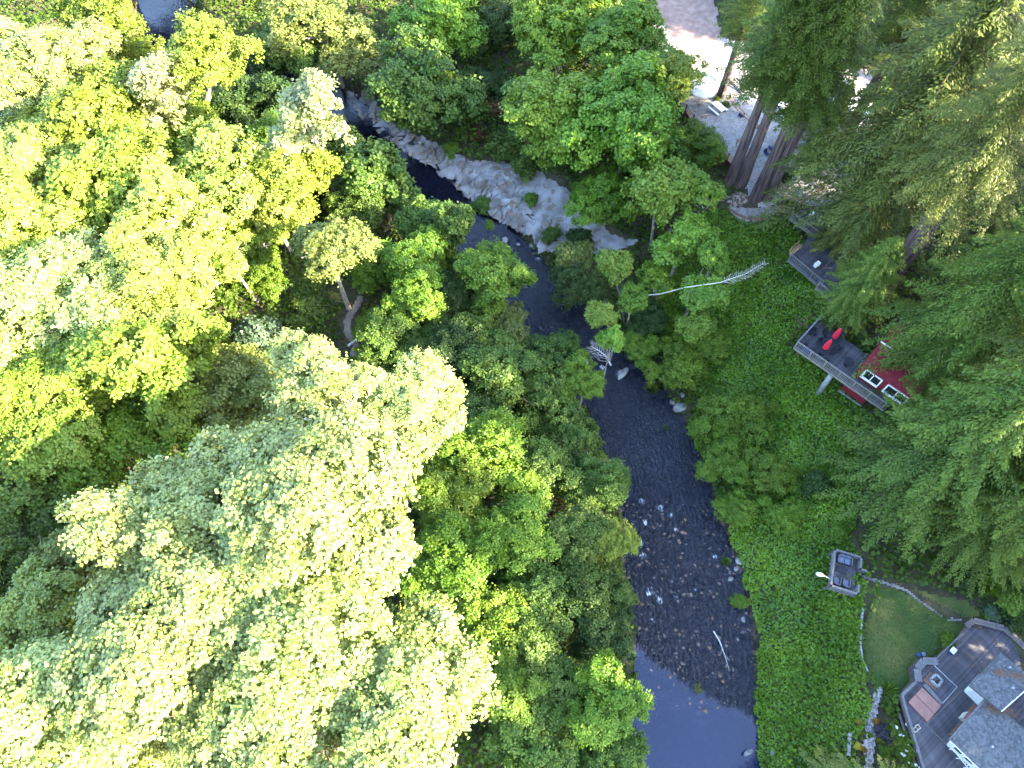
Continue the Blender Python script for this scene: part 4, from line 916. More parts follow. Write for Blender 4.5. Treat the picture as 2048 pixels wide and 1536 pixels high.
MB().bar(q(-.14,2.65,3.32), q(5.5,2.65,3.32), .12, .09).build('ridge_trim', M['white'], rh)
for k in range(9): MB().bar(q(.1+k*.65,-.25,2.41), q(.1+k*.65,2.6,3.3), .03, .03).build('roof_seam', M['redwall'], rh)
lw = thing('lower_red_wall', 'red lower-storey wall showing beneath the deck railing', 'wall', at(7.5, 1.0, -3.0))
MB().box((0,0,1.4), (2.6,.12,2.0)).build('boarding', M['redwall'], lw, rot=(0,0,rzd)); MB().box((0,-.1,.05), (2.7,.2,.12)).build('sill_board', M['stonegrey'], lw, rot=(0,0,rzd))
# metal gate frame at the back of the deck
gt = thing('gate_frame', 'low pale wooden gate frame at the back of the dark deck', 'gate', at(5.9, 3.7))
for a_ in (0, .9, 1.8): MB().box((0,0,.5), (.06,.06,1.0)).build('post', M['rail'], gt, tuple(e1*a_)+(0,))
for zz in (.45, .98): MB().bar((0,0,zz), tuple(e1*1.8)+(zz,), .05, .06).build('rail', M['rail'], gt)
# furniture
def patio_chair(label, loc, rz, mt='black', group=None, name='patio_chair'):
    t = thing(name, label, 'chair', loc, rz, group); m = MB()
    MB().box((0,0,.42), (.52,.5,.05)).build('seat', M[mt], t, bevel=.02)
    MB().box((0,.26,.68), (.52,.05,.52)).build('backrest', M[mt], t, rot=(-.12,0,0), bevel=.02)
    for sx in (-1,1):
        MB().bar((sx*.27,-.2,.62),(sx*.27,.26,.62),.05,.03).build('armrest', M['black'], t)
        for sy in (-1,1): MB().box((sx*.24,sy*.22,.2), (.04,.04,.42)).build('leg', M['black'], t)
    return t
def umbrella_closed(label, loc, tilt):
    t = thing('closed_umbrella', label, 'umbrella', loc); t.rotation_euler = tilt
    MB().cyl((0,0,0), .03, 2.7, 8).build('pole', M['metal'], t); MB().cyl((0,0,-.02), .25, .08, 16).build('base', M['black'], t)
    m = MB(); n = 16; V = []
    for zz, r in ((.95,.22),(1.1,.26),(1.7,.23),(2.3,.15),(2.62,.04)):
        for k in range(n): a = 2*pi*k/n; rr = r*(1+.22*(k % 2)); V.append((cos(a)*rr, sin(a)*rr, zz))
    m.poly(V, [(i*n+k, i*n+(k+1)%n, (i+1)*n+(k+1)%n, (i+1)*n+k) for i in range(4) for k in range(n)]+[tuple(4*n+k for k in range(n))]); m.build('canopy', M['redcloth'], t)
    MB().tube([(0,0,1.55),(0,0,1.62)], [.22,.22], 12).build('tie_strap', M['redcloth'], t)
    return t
def round_table(label, loc, r=.62):
    t = thing('round_table', label, 'table', loc); MB().cyl((0,0,.70), r, .035, 28).build('tabletop', M['black'], t, bevel=.01)
    MB().cyl((0,0,.02), .05, .68, 10).build('pedestal', M['black'], t); MB().cyl((0,0,0), .28, .03, 14).build('foot', M['black'], t); return t
t1, t2 = (1643,706), (1662,684)
for (px, py), nm, ch in ((t1, 'nearer', 4), (t2, 'farther', 4)):
    c = P(px, py, z); c = (c[0], c[1], z+.004)
    round_table('black round table under the %s red umbrella, %s the railing' % (nm, 'close to' if nm == 'nearer' else 'away from'), c, .62 if nm == 'nearer' else .72)
    umbrella_closed('closed red umbrella %s' % ('nearer the white deck railing' if nm == 'nearer' else 'farther from the railing, near the trees'), (c[0], c[1], z+.03), (0,0,0))
    for k in range(ch):
        a = rzd+.5+k*pi/2+(0.3 if nm == 'nearer' else .75); d = .98
        patio_chair('black chair on the %s side of the %s umbrella table' % (('upstream','inland','house','railing')[k], nm), (c[0]+cos(a)*d, c[1]+sin(a)*d, z+.004), a-pi/2)
c = P(1692,729,z); round_table('lone dark round table against the red house corner', (c[0],c[1],z+.004), .5)
c = P(1625,668,z); patio_chair('dark chair in the far corner of the umbrella deck', (c[0],c[1],z+.004), rzd+.6)
c = P(1617,664,z); patio_chair('dark chair against the side screen of the umbrella deck', (c[0],c[1],z+.004), rzd+1.8)
c = P(1611,703,z); lg = thing('lounge_chair', 'dark blue lounge chair along the railing of the umbrella deck', 'lounge chair', (c[0],c[1],z+.004), rzd)
MB().box((0,0,.3), (1.3,.6,.07)).build('seat', M['blue'], lg, bevel=.02); MB().box((-.8,0,.48), (.5,.6,.07)).build('backrest', M['black'], lg, rot=(0,.6,0), bevel=.02)
for sx in (-.55,.55):
    for sy in (-.26,.26): MB().box((sx,sy,.14), (.05,.05,.28)).build('leg', M['black'], lg)
# --- small L-railed deck
z = 5.0
C = [P(*p, z)[:2] for p in ((1663,1104),(1709,1118),(1705,1140),(1712,1162),(1704,1184),(1656,1169))]
sd = thing('small_deck', 'small square grey deck perched at the top of the ivy bank', 'deck', (C[0][0], C[0][1], z))
sdir = np.array(C[1])-np.array(C[0]); sdir /= np.linalg.norm(sdir); sn = np.array((sdir[1], -sdir[0])); O = np.array(C[0]); S = lambda a, b, zz=0: (O[0]+sdir[0]*a+sn[0]*b, O[1]+sdir[1]*a+sn[1]*b, z+zz)
rzs = math.atan2(sdir[1], sdir[0])
W2, L2 = 2.45, 3.55
planks(sd, [S(0,0)[:2], S(W2,0)[:2], S(W2,L2)[:2], S(0,L2)[:2]], z, sn, .14, M['deck_dark'])
def caprail(par, p0, p1, w=.17, h=.95, slats=True, mt='rail_grey'):
    L0 = par.location; a = np.array(p0)-np.array(L0); b = np.array(p1)-np.array(L0); d = b-a; L = np.linalg.norm(d); rz = math.atan2(d[1], d[0])
    MB().box((0,0,h), (L+w,w,.04)).build('top_rail', M[mt], par, tuple((a+b)/2), (0,0,rz))
    for zz in (.15,.38,.61,.82) if slats else (.5,): MB().box((0,0,zz*h/.95), (L,.03,.13)).build('slat', M[mt], par, tuple((a+b)/2), (0,0,rz))
    n = max(1, round(L/1.2))
    for j in range(n+1): MB().box((0,0,h/2-.15), (.09,.09,h+.3)).build('post', M[mt], par, tuple(a+(b-a)*j/n), (0,0,rz))
for p0, p1 in ((S(0,0),S(W2,0)),(S(0,0),S(0,L2)),(S(0,L2),S(W2,L2)),(S(W2,0),S(W2,1.15)),(S(W2,1.15),S(W2+.5,1.15)),(S(W2,2.75),S(W2,L2))): caprail(sd, p0, p1)
MB().box((0,0,-.14), (W2,.05,.24)).build('rim_joist', M['rail_grey'], sd, tuple(np.array(S(W2/2,L2+.03))-np.array(sd.location)), (0,0,rzs))
for a_, b_ in ((.1,.1),(.1,3.4),(2.3,3.4)): MB().box((0,0,-1.1), (.14,.14,2.0)).build('support_post', M['rail_grey'], sd, tuple(np.array(S(a_,b_))-np.array(sd.location)), (0,0,rzs))
def sofa(name, label, loc, rz, w, seats):
    t = thing(name, label, 'sofa' if seats == 2 else 'armchair', loc, rz)
    MB().box((0,0,.2), (w,.72,.14)).build('frame', M['black'], t); MB().box((0,.34,.5), (w,.06,.5)).build('back_frame', M['black'], t, rot=(-.15,0,0))
    for k in range(seats):
        x0 = (k-(seats-1)/2)*(w-.2)/seats
        MB().box((x0,-.03,.34), ((w-.24)/seats-.02,.56,.13)).build('seat_cushion', M['cushion'], t, bevel=.035)
        MB().box((x0,.26,.58), ((w-.24)/seats-.02,.13,.36)).build('back_cushion', M['cushion'], t, rot=(-.2,0,0), bevel=.035)
    for s_ in (-1,1):
        MB().box((s_*(w/2-.04),0,.56), (.09,.72,.05)).build('armrest', M['bench'], t)
        for y_ in (-.3,.3): MB().box((s_*(w/2-.05),y_,.27), (.05,.05,.54)).build('leg', M['black'], t)
    return t
sofa('loveseat', 'two-cushion blue-grey loveseat at the top end of the small deck', S(1.15,.55,.004), rzs, 1.35, 2)
sofa('armchair', 'blue-grey armchair on the creek side of the small deck', S(.65,2.75,.004), rzs+pi, .68, 1)
sofa('armchair', 'blue-grey armchair on the lawn side of the small deck', S(1.5,2.72,.004), rzs+pi, .68, 1)
ct = thing('coffee_table', 'black rectangular coffee table in the middle of the small deck', 'table', S(1.0,1.55,.004), rzs)
MB().box((0,0,.4), (.95,.5,.05)).build('tabletop', M['black'], ct, bevel=.01)
for sx in (-.42,.42):
    for sy in (-.2,.2): MB().box((sx,sy,.19), (.05,.05,.38)).build('leg', M['black'], ct)
fl = thing('flood_lamp', 'white oval flood lamp on a bent arm outside the small deck rail', 'lamp', S(-.1,2.9,.7))
ar = MB(); ar.tube([(0,0,0), tuple(-sdir*.45)+(.3,), tuple(-sdir*.75)+(.42,)], [.03,.03,.03], 8); ar.build('arm', M['white'], fl)
hd = MB(); hd.tube([tuple(-sdir*.72)+(.42,), tuple(-sdir*.95)+(.40,), tuple(-sdir*1.25)+(.34,), tuple(-sdir*1.42)+(.30,)], [.06,.17,.2,.09], 14); hd.build('lamp_head', M['white'], fl, smooth=True)

# --- house deck lower right (z 5.8) and grey house
z = 5.8
def H(px, py, zz=5.8): return P(1780+px/4.862, 1220+py/4.862, zz)
hd = thing('house_deck', 'large grey plank deck wrapped round the shingled house in the bottom right corner', 'deck', H(90,830))
outer = [H(785,95)[:2], H(1070,165)[:2], H(1600,640)[:2], H(1600,1900)[:2], H(400,1900)[:2], H(300,1536)[:2], H(125,950)[:2], H(90,830)[:2], H(225,690)[:2], H(205,560)[:2], H(300,465)[:2], H(440,470)[:2], H(690,230)[:2]]
pd = np.array(H(1075,410,5.8))-np.array(H(775,735,5.8))
planks(hd, outer, z, pd, .145, M['deck_dark'])
rel = lambda p: tuple(np.array(p)-np.array(hd.location))
m = MB(); m.prism([rel(tuple(p)+(0,))[:2] for p in outer], -1.1, -.06); m.build('deck_base', M['bark_dark'], hd)
def benchrun(pts, w, z0, name, mt, boards=3):
    for k in range(len(pts)-1):
        a = np.array(rel(pts[k])); b = np.array(rel(pts[k+1])); d = b-a; L = np.linalg.norm(d); d /= L; nn = np.array((-d[1], d[0], 0)); bw = w/boards
        for j in range(boards): MB().box((0,0,0), (L,bw-.015,.045)).build(name, mt, hd, tuple((a+b)/2+nn*(j-(boards-1)/2)*bw+np.array((0,0,z0))), (0,0,math.atan2(d[1],d[0])))
        MB().box((0,0,0), (L*.98,.04,z0-.03)).build('bench_support', mt, hd, tuple((a+b)/2+np.array((0,0,z0/2-.02))), (0,0,math.atan2(d[1],d[0])))
benchrun([H(715,165),H(792,108)], .5, .45, 'bench_board', M['bench']); benchrun([H(792,112),H(1080,185)], .55, .47, 'bench_board', M['bench']); benchrun([H(1085,185),H(1600,660)], .55, .45, 'bench_board', M['bench'])
benchrun([H(300,500),H(440,505)], .62, .45, 'bench_board', M['rail_grey'], 4); benchrun([H(240,575),H(300,505)], .62, .47, 'bench_board', M['rail_grey'], 4); benchrun([H(255,700),H(240,580)], .62, .44, 'bench_board', M['rail_grey'], 4)
for a, b in (((440,470),(690,230)),): 
    MB().bar(rel(H(*a)+()), rel(H(*b)), .1, .1).build('kerb_rail', M['rail_grey'], hd, (0,0,.25))
for a, b, dz in (((92,830),(225,705),.5),((92,832),(125,950),.48),((125,950),(300,1536),.46),((300,1536),(400,1900),.44)):
    MB().bar(rel(H(*a)), rel(H(*b)), .22, .05).build('top_rail', M['rail_grey'], hd, (0,0,dz))
    for q_ in (.12,.3): MB().bar(rel(H(*a)), rel(H(*b)), .05, .1).build('rail', M['bench'], hd, (-.12,0,dz-q_-.05))
MB().bar(rel(H(80,870)), rel(H(290,1536)), .22, .05).build('ledge', M['bench'], hd, (-.12,-.1,-.35))
MB().bar(rel(H(330,1095)), rel(H(560,1320)), .09, .03).build('border_board', M['bench'], hd, (0,0,.02))
MB().bar(rel(H(360,1105)), rel(H(700,780)), .16, .03).build('border_board', M['bench'], hd, (0,0,.022))
for a, b in (((428,540),(650,748)),((650,748),(505,912))): MB().bar(rel(H(*a)), rel(H(*b)), .07, .05).build('step_nosing', M['metal'], hd, (0,0,.03))
m = MB(); m.prism([rel(H(*p))[:2] for p in ((305,735),(340,715),(505,905),(485,930))], .01, .22); m.build('step_box', M['rail_grey'], hd)
# spa cover
sp = thing('spa_cover', 'square pinkish-brown folding spa cover let into the house deck', 'hot tub cover', H(325,925))
rel2 = lambda p, o: tuple(np.array(p)-np.array(o.location))
c4 = [H(300,755),H(485,935),H(350,1090),H(165,895)]; mid1 = tuple((np.array(c4[0])+np.array(c4[3]))/2); mid2 = tuple((np.array(c4[1])+np.array(c4[2]))/2)
mA = tuple(np.array(c4[0])*.5+np.array(c4[3])*.5); mB_ = tuple(np.array(c4[1])*.5+np.array(c4[2])*.5)
def lerp(a, b, t): return tuple(np.array(a)*(1-t)+np.array(b)*t)
m = MB(); m.prism([rel2(p, sp)[:2] for p in (c4[0], c4[1], lerp(mB_, mA, .0) if False else lerp(c4[1],c4[2],.49), lerp(c4[0],c4[3],.49))], .02, .26); m.build('cover_half', M['cover'], sp, bevel=.03)
m = MB(); m.prism([rel2(p, sp)[:2] for p in (lerp(c4[0],c4[3],.51), lerp(c4[1],c4[2],.51), c4[2], c4[3])], .02, .26); m.build('cover_half', M['cover'], sp, bevel=.03)
MB().bar(rel2(lerp(c4[0],c4[3],.5), sp), rel2(lerp(c4[1],c4[2],.5), sp), .05, .3).build('hinge_strap', M['paver'], sp)
# fire pit
fp = thing('fire_pit', 'square grey fire pit standing on brown pavers in the deck corner', 'fire pit', H(427,690))
r2 = lambda *p: rel2(H(*p), fp)
m = MB(); m.prism([r2(390,600)[:2], r2(500,690)[:2], r2(432,785)[:2], r2(315,682)[:2]], .005, .06); m.build('paver_base', M['paver'], fp)
oc = [r2(425,620), r2(495,690), r2(445,757), r2(360,680)]
for k in range(4):
    a, b = np.array(oc[k]), np.array(oc[(k+1)%4]); cen = sum(map(np.array, oc))/4; a2 = cen+(a-cen)*.86; b2 = cen+(b-cen)*.86
    MB().bar(tuple(a2+np.array((0,0,.26))), tuple(b2+np.array((0,0,.26))), .16, .4).build('stone_side', M['stonegrey'], fp)
m = MB(); cen = sum(map(np.array, oc))/4; m.prism([tuple(cen+(np.array(p)-cen)*.8)[:2] for p in oc], .07, .2); m.build('ember_bed', M['black'], fp)
for k in range(5): MB().cyl((cen[0]+R.uniform(-.18,.18), cen[1]+R.uniform(-.18,.18), .2), .06, .06, 6).build('ember_stone', M['rock'], fp)
# cooler, grill cabinet, bench
cl = thing('cooler', 'white rounded cooler with a blue side on the house deck', 'cooler', H(592,405), .7)
MB().box((0,0,.2), (.55,.4,.36)).build('body', M['blue'], cl, bevel=.06); MB().box((.05,.02,.42), (.58,.44,.1)).build('lid', M['white'], cl, bevel=.05); MB().bar((-.15,0,.49),(.2,0,.49),.03,.03).build('handle', M['metal'], cl)
gr = thing('grill_cabinet', 'pinkish-beige grill cabinet beside the lower roof edge', 'grill', H(715,1050), math.atan2(pd[1], pd[0]))
MB().box((0,0,.42), (.75,.6,.8)).build('cabinet', M['canopy_trim'], gr, bevel=.02); MB().box((0,0,.86), (.8,.62,.07)).build('lid', M['cover'], gr, bevel=.02); MB().bar((-.3,-.34,.8),(.3,-.34,.8),.03,.03).build('handle', M['metal'], gr)
bn = thing('deck_bench', 'dark brown bench against the house below the grill cabinet', 'bench', H(622,1180), math.atan2(pd[1], pd[0]))
for k in range(4): MB().box((0,-.18+k*.12,.44), (1.5,.11,.04)).build('seat_slat', M['paver'], bn)
for sx in (-.6,.6): MB().box((sx,0,.21), (.08,.42,.42)).build('leg', M['paver'], bn)
mt_ = thing('door_mat', 'brown mat on the boards under the white window wall', 'mat', H(805,985), math.atan2(pd[1], pd[0])); MB().box((0,0,.015), (1.3,.7,.03)).build('mat_pile', M['paver'], mt_)
sb = thing('storage_box', 'small brown wooden box under the bench in the deck tip', 'box', H(840,165), -.25)
for k in range(3): MB().box((0,-.1+k*.1,.22), (.75,.09,.04)).build('lid_slat', M['bark_dark'], sb)
MB().box((0,0,.1), (.72,.28,.2)).build('body', M['bark_dark'], sb)
for k, (px, py) in enumerate(((262,440),(312,432))):
    o = thing('garden_pot', ('dark' if k == 0 else 'pale')+' blue pot on the lawn edge outside the curved bench', 'pot', H(px, py, 5.1)); MB().cyl((0,0,0), .13, .3, 12, .2).build('pot_body', M['blue'] if k == 0 else M['cushion'], o); MB().cyl((0,0,.25), .17, .02, 12).build('soil', M['bark_dark'], o)
for k, (px, py) in enumerate(((232,1165),(255,1140))):
    o = thing('deck_bucket', ('square white planter by the lower rail of the house deck' if k == 0 else 'small white planter touching the square one'), 'planter', H(px, py), .4); MB().box((0,0,.15), (.3,.3,.3), 0, 1.15).build('pot_body', M['cream'], o); MB().box((0,0,.29), (.26,.26,.03)).build('soil', M['bark_dark'], o)
# grey shingled house
Zl, Zu = 8.3, 9.3
gh = thing('shingled_house', 'grey shingled house with two roof levels and white window walls', 'house', H(900,1200))
r3 = lambda p: rel2(p, gh)
low = [H(590,1270,Zl), H(960,850,Zl), H(1700,1500,Zl), H(1300,1960,Zl)]
up_ = [H(775,735,Zu), H(1075,410,Zu), H(1420,690,Zu), H(1085,985,Zu)]
def slab(name, pts, th, mt, slope=0):
    ps = [np.array(r3(p)) for p in pts]; m = MB(); n = len(ps)
    A2 = sum(ps[i][0]*ps[(i+1)%n][1]-ps[(i+1)%n][0]*ps[i][1] for i in range(n))
    if A2 < 0: ps = ps[::-1]
    m.poly([p-np.array((0,0,th)) for p in ps]+ps, [tuple(range(n))[::-1], tuple(range(n,2*n))]+[(i,(i+1)%n,n+(i+1)%n,n+i) for i in range(n)]); return m.build(name, mt, gh)
def shingles(roofobj, pts, rowdir_a, rowdir_b):
    """overlapping rectangular shingles in courses; joined, they are far past the limit for single pieces"""
    a, b, c, d = [np.array(r3(p)) for p in pts]; V = []; Fc = []; L1 = np.linalg.norm(b-a); L2_ = np.linalg.norm(d-a); nr_ = int(L2_/.17); tc = []
    ex = (b-a)/L1; ey = (d-a)/L2_
    for r_ in range(nr_):
        x0 = -R.uniform(0, .3)
        while x0 < L1:
            w_ = R.choice((.14,.18,.24)); xa = max(0, x0); xb = min(L1, x0+w_-.012); t0 = R.uniform(.010, .034)
            if xb-xa > .03:
                o = a+ex*xa+ey*(r_*.17); q_ = a+ex*xb+ey*(r_*.17); o2 = o+ey*min(.19, L2_-r_*.17); q2 = q_+ey*min(.19, L2_-r_*.17)
                k = len(V); V += [o+(0,0,t0), q_+(0,0,t0), q2+(0,0,.006), o2+(0,0,.006), o+(0,0,.001), q_+(0,0,.001)]; Fc += [(k,k+1,k+2,k+3),(k+4,k+5,k+1,k)]; tc += [R.random()]*6
            x0 += w_
    me = bpy.data.meshes.new('shingles'); me.from_pydata([tuple(v) for v in V], [], Fc); me.update(); at_ = me.attributes.new('tint','FLOAT','POINT'); at_.data.foreach_set('value', tc)
    o = link('shingles', me, M['shingle_t'], roofobj); o['kind'] = 'stuff'
M['shingle_t'] = leafmat('asphalt_shingle', (.062,.064,.070), (.125,.13,.137), trans=0, rough=.9, spec=.2, hue=0, val=0)
rl = slab('lower_roof', low, .12, M['shingle']); shingles(rl, [low[0], low[1], low[2], low[3]], 0, 0)
ru = slab('upper_roof', up_, .16, M['shingle']); shingles(ru, [up_[3], up_[0], up_[1], up_[2]], 0, 0)
def gwall(name, p0, p1, z0, z1, mt, th=.12, dz=0):
    a = np.array(r3(p0)); b = np.array(r3(p1)); d = b-a; L = np.linalg.norm(d)
    return MB().box((0,0,(z1-z0)/2), (L,th,z1-z0)).build(name, mt, gh, ((a+b)[0]/2,(a+b)[1]/2,z0-gh.location[2]), (0,0,math.atan2(d[1],d[0])))
def inset(p, cen, k, zz): q_ = np.array(cen)+(np.array(p)-np.array(cen))*k; return (q_[0], q_[1], zz)
cenU = tuple(sum(map(np.array, up_))/4); cenL = tuple(sum(map(np.array, low))/4)
U = [H(725,788), H(870,630), H(1035,790), H(885,950)]; Lw = [H(556,1312), H(856,972), H(1500,1500), H(1090,1800)]
for k in range(4): gwall('upper_wall', U[k], U[(k+1)%4], 5.8, Zu-.17, M['white']); gwall('lower_wall', Lw[k], Lw[(k+1)%4], 5.8, Zl-.13, M['white'])
MB().bar(r3(up_[2]), r3(up_[3]), .08, .2).build('fascia', M['white'], gh, (0,0,-.08)); MB().bar(r3(up_[0]), r3(up_[3]), .06, .1).build('eave_trim', M['bark_dark'], gh, (0,0,-.12)); MB().bar(r3(low[0]), r3(low[1]), .07, .1).build('eave_trim', M['rail_grey'], gh, (0,0,-.06))
MB().bar(r3(low[0]), r3(low[3]), .07, .14).build('fascia', M['white'], gh, (0,0,-.09))
def winrow(p0, p1, n, z0, h):
    a = np.array(r3(p0)); b = np.array(r3(p1)); d = b-a; L = np.linalg.norm(d); d /= L; nn = np.array((d[1], -d[0], 0)); w_ = L/n; base = gh.location[2]
    c_ = np.array(r3(cenL)); 
    if nn @ (a-c_) < 0: nn = -nn
    for k in range(n):
        p = a+d*(k+.5)*w_+nn*.09; f = MB()
        for dx, dz, sx, sz in ((0,0,w_-.2,.12),(0,h,w_-.2,.12),(-(w_-.2)/2,h/2,.1,h),((w_-.2)/2,h/2,.1,h)): f.box((dx,0,dz),(sx,.08,sz))
        o = f.build('window', M['white'], gh, (p[0],p[1],z0-base), (0,0,math.atan2(d[1],d[0])))
        MB().box((0,.0,h/2), (w_-.3,.05,h-.1)).build('pane', M['glass'], o)
winrow(U[0], U[3], 3, 6.5, 1.9); winrow(Lw[0], Lw[3], 5, 6.4, 1.4); 
def rooflitter(label, pts, n, z, spread):
    a, b = np.array(H(*pts[0], z)), np.array(H(*pts[1], z)); t = rs.rand(n); C_ = a+(b-a)*t[:, None]; C_[:, :2] += rs.randn(n, 2)*spread; C_[:, 2] = z+.045
    A = rnd_unit(n); A[:, 2] *= .1; V, Q = quads(C_, A, np.tile((0,0,1.), (n,1))+rs.randn(n,3)*.1, .13, .05); tag(link('fallen_needles', npmesh('fallen_needles', V, Q, 4, tint=np.repeat(rs.rand(n), 4)), M['litter']), label, kind='stuff')
rooflitter('brown needles streaked across the upper shingle roof', ((1010,600),(1340,660)), 420, Zu, .16)
rooflitter('brown needles gathered on the lower roof under the upper eave', ((950,940),(1200,1010)), 500, Zl, .25)
for k_, (px_, py_) in enumerate(((1150,560),(1180,760))): MB().cyl((0,0,0), .09, .28, 10).build('roof_vent', M['metal'], gh, r3(H(px_, py_, Zu)))
MB().cyl((0,0,0), .1, .3, 10).build('roof_vent', M['metal'], gh, r3(H(980,1330,Zl)))
MB().bar(r3(low[0]), r3(low[1]), .12, .1).build('gutter', M['rail_grey'], gh, (-.09,.07,-.02))
# white stair rail along the lower-left wall
wr = thing('white_stair_rail', 'white ladder-like rail with dark gaps beside the lower house wall', 'railing', H(575,1355)); L0 = wr.location
a = np.array(H(575,1355)); b = np.array(H(800,1640)); d = b-a; Ln = np.linalg.norm(d); d /= Ln; nn = np.array((-d[1], d[0], 0)); rz = math.atan2(d[1], d[0])
for s_ in (0,.34): MB().box((0,0,0), (Ln,.06,.06)).build('rail', M['white'], wr, tuple((b-a)/2+nn*s_+np.array((0,0,.6))), (0,0,rz))
for k in range(12): MB().box((0,.17,0), (.07,.34,.05)).build('rung', M['white'], wr, tuple(d*Ln*k/12+np.array((0,0,.6))), (0,0,rz))
for k in range(4): MB().box((0,0,.3), (.06,.06,.6)).build('post', M['white'], wr, tuple(d*Ln*k/3.2), (0,0,rz))

# --- upper terrace: retaining wall, split rails, steps, furniture, vehicles
z = 9.0
fe = thing('terrace_fence', 'dark wooden fence with pale top rails along the gravel yard edge', 'fence', YARD_EDGE[0]+(z,))
rw = thing('retaining_wall', 'red-brown board retaining wall dropping below the yard fence', 'wall', YARD_EDGE[0]+(z,))
for k in range(len(YARD_EDGE)-1):
    a = np.array(YARD_EDGE[k]); b = np.array(YARD_EDGE[k+1]); o_ = np.array(YARD_EDGE[0]); d = b-a; L = np.linalg.norm(d); d /= L; rz = math.atan2(d[1], d[0]); n = max(2, round(L/1.9)); mid = (a+b)/2-o_; nn = np.array((-d[1], d[0]))
    if k == 0: n = max(2, n)
    for zz in (.25,.5,.75): MB().box((0,0,zz), (L,.04,.09)).build('rail', M['rail_tan'], fe, tuple(mid)+(0,), (0,0,rz))
    MB().box((0,0,1.02), (L,.14,.04)).build('top_rail', M['rail'], fe, tuple(mid)+(0,), (0,0,rz))
    for j in range(n+(k == len(YARD_EDGE)-2)): MB().box((0,0,.45), (.12,.12,1.3)).build('post', M['bark_dark'], fe, tuple(a+d*L*j/n-o_)+(0,), (0,0,rz))
    for r_ in range(9): MB().box((0,0,-.12-r_*.27), (L,.08,.25)).build('board', M['redbrown'], rw, tuple(mid+nn*(-.06 if r_ % 2 else -.05))+(0,), (0,0,rz))
def splitrail(label, pts, rails=2, z0=None, h=.95, mt='rail_tan', step=2.2):
    p0 = pts[0]; t = thing('rail_fence', label, 'fence', p0)
    for k in range(len(pts)-1):
        a = np.array(pts[k])-np.array(p0); b = np.array(pts[k+1])-np.array(p0); L = np.linalg.norm(b-a); n = max(1, round(L/step))
        for j in range(rails): MB().bar(a+(0,0,h*(1-j*.45)), b+(0,0,h*(1-j*.45)), .09, .1).build('rail', M[mt], t)
        for j in range(n+(k == len(pts)-2)): p = a+(b-a)*j/n; MB().box(tuple(p+np.array((0,0,h/2))), (.12,.12,h+.15)).build('post', M['rail_tan'], t)
    return t
Y = lambda px, py, zz=9.07: P(px, py, zz)
splitrail('tan rail fence running from the sunlit trunk towards the redwoods', [Y(1457,200), Y(1462,215), Y(1485,238), Y(1512,262)])
splitrail('short tan rail fence standing left of the redwood trunks', [Y(1472,290), Y(1500,280)])
splitrail('pale rail fence right of the redwoods, beside the dark bushes', [Y(1612,332), Y(1662,322)])
splitrail('short pale rail behind the redwoods near the dark bushes', [Y(1562,350), Y(1580,345)])
splitrail('double rail fence slanting from the redwood foot to the stair landing', [Y(1552,372,8.9), Y(1590,408,8.2)])
splitrail('second rail of the stair, nearer the redwood foot', [Y(1548,382,8.4), Y(1570,405,8.0)])
splitrail('reddish rail fence climbing right from the stair landing under the fir', [Y(1597,415,8.4), Y(1645,378,8.9)], mt='paver')
splitrail('short rail linking the two slanting stair fences', [Y(1568,400,8.3), Y(1602,408,8.3)])
lf = thing('long_cargo_ramp', 'long pale double-rail ramp lying beyond the tan fence', 'ramp', Y(1456,166))
a = np.array(Y(1456,166)); b = np.array(Y(1514,226)); d = (b-a)/np.linalg.norm(b-a); nn = np.array((-d[1], d[0], 0)); Ln = np.linalg.norm(b-a)
for s_, mt_ in ((0,'black'),(.35,'rail'),(.9,'rail'),(1.25,'black')): MB().bar(nn*s_+(0,0,.35), d*Ln+nn*s_+(0,0,.35), .1, .12).build('side_rail', M[mt_], lf)
for k in range(13): MB().bar(d*Ln*k/13+nn*.35+(0,0,.32), d*Ln*k/13+nn*.9+(0,0,.32), .3, .04).build('ramp_board', M['rail'], lf)
for k in range(4): MB().box(tuple(d*Ln*k/3+(0,0,.16)), (.1,.1,.32)).build('leg', M['black'], lf)
pt = thing('picnic_table', 'white picnic table half in the sun by the cream umbrellas', 'table', Y(1434,222), 0)
a = np.array(Y(1426,214)); b = np.array(Y(1440,226)); d = (b-a)[:2]; pt.rotation_euler = (0,0,math.atan2(d[1], d[0]))
for k in range(5): MB().box((0,-.3+k*.15,.74), (1.9,.14,.04)).build('top_board', M['white'], pt)
for s_ in (-1,1):
    for k in (0,1): MB().box((0,s_*(.68+k*.14),.44), (1.9,.13,.04)).build('bench_board', M['white'], pt)
    MB().bar((s_*.7,-.75,.38),(s_*.7,.75,.38),.06,.08).build('cross_beam', M['rail'], pt)
    for u in (-1,1): MB().bar((s_*.7,u*.25,.72),(s_*.7,u*.65,0),.07,.09).build('leg', M['rail'], pt)
lb = thing('low_bench', 'low orange-brown wooden block beside the yard fence', 'bench', Y(1408,233), .35); MB().box((0,0,.2), (.8,.2,.06)).build('seat', M['rail_tan'], lb); [MB().box((s_*.3,0,.09), (.08,.18,.18)).build('leg', M['rail_tan'], lb) for s_ in (-1,1)]
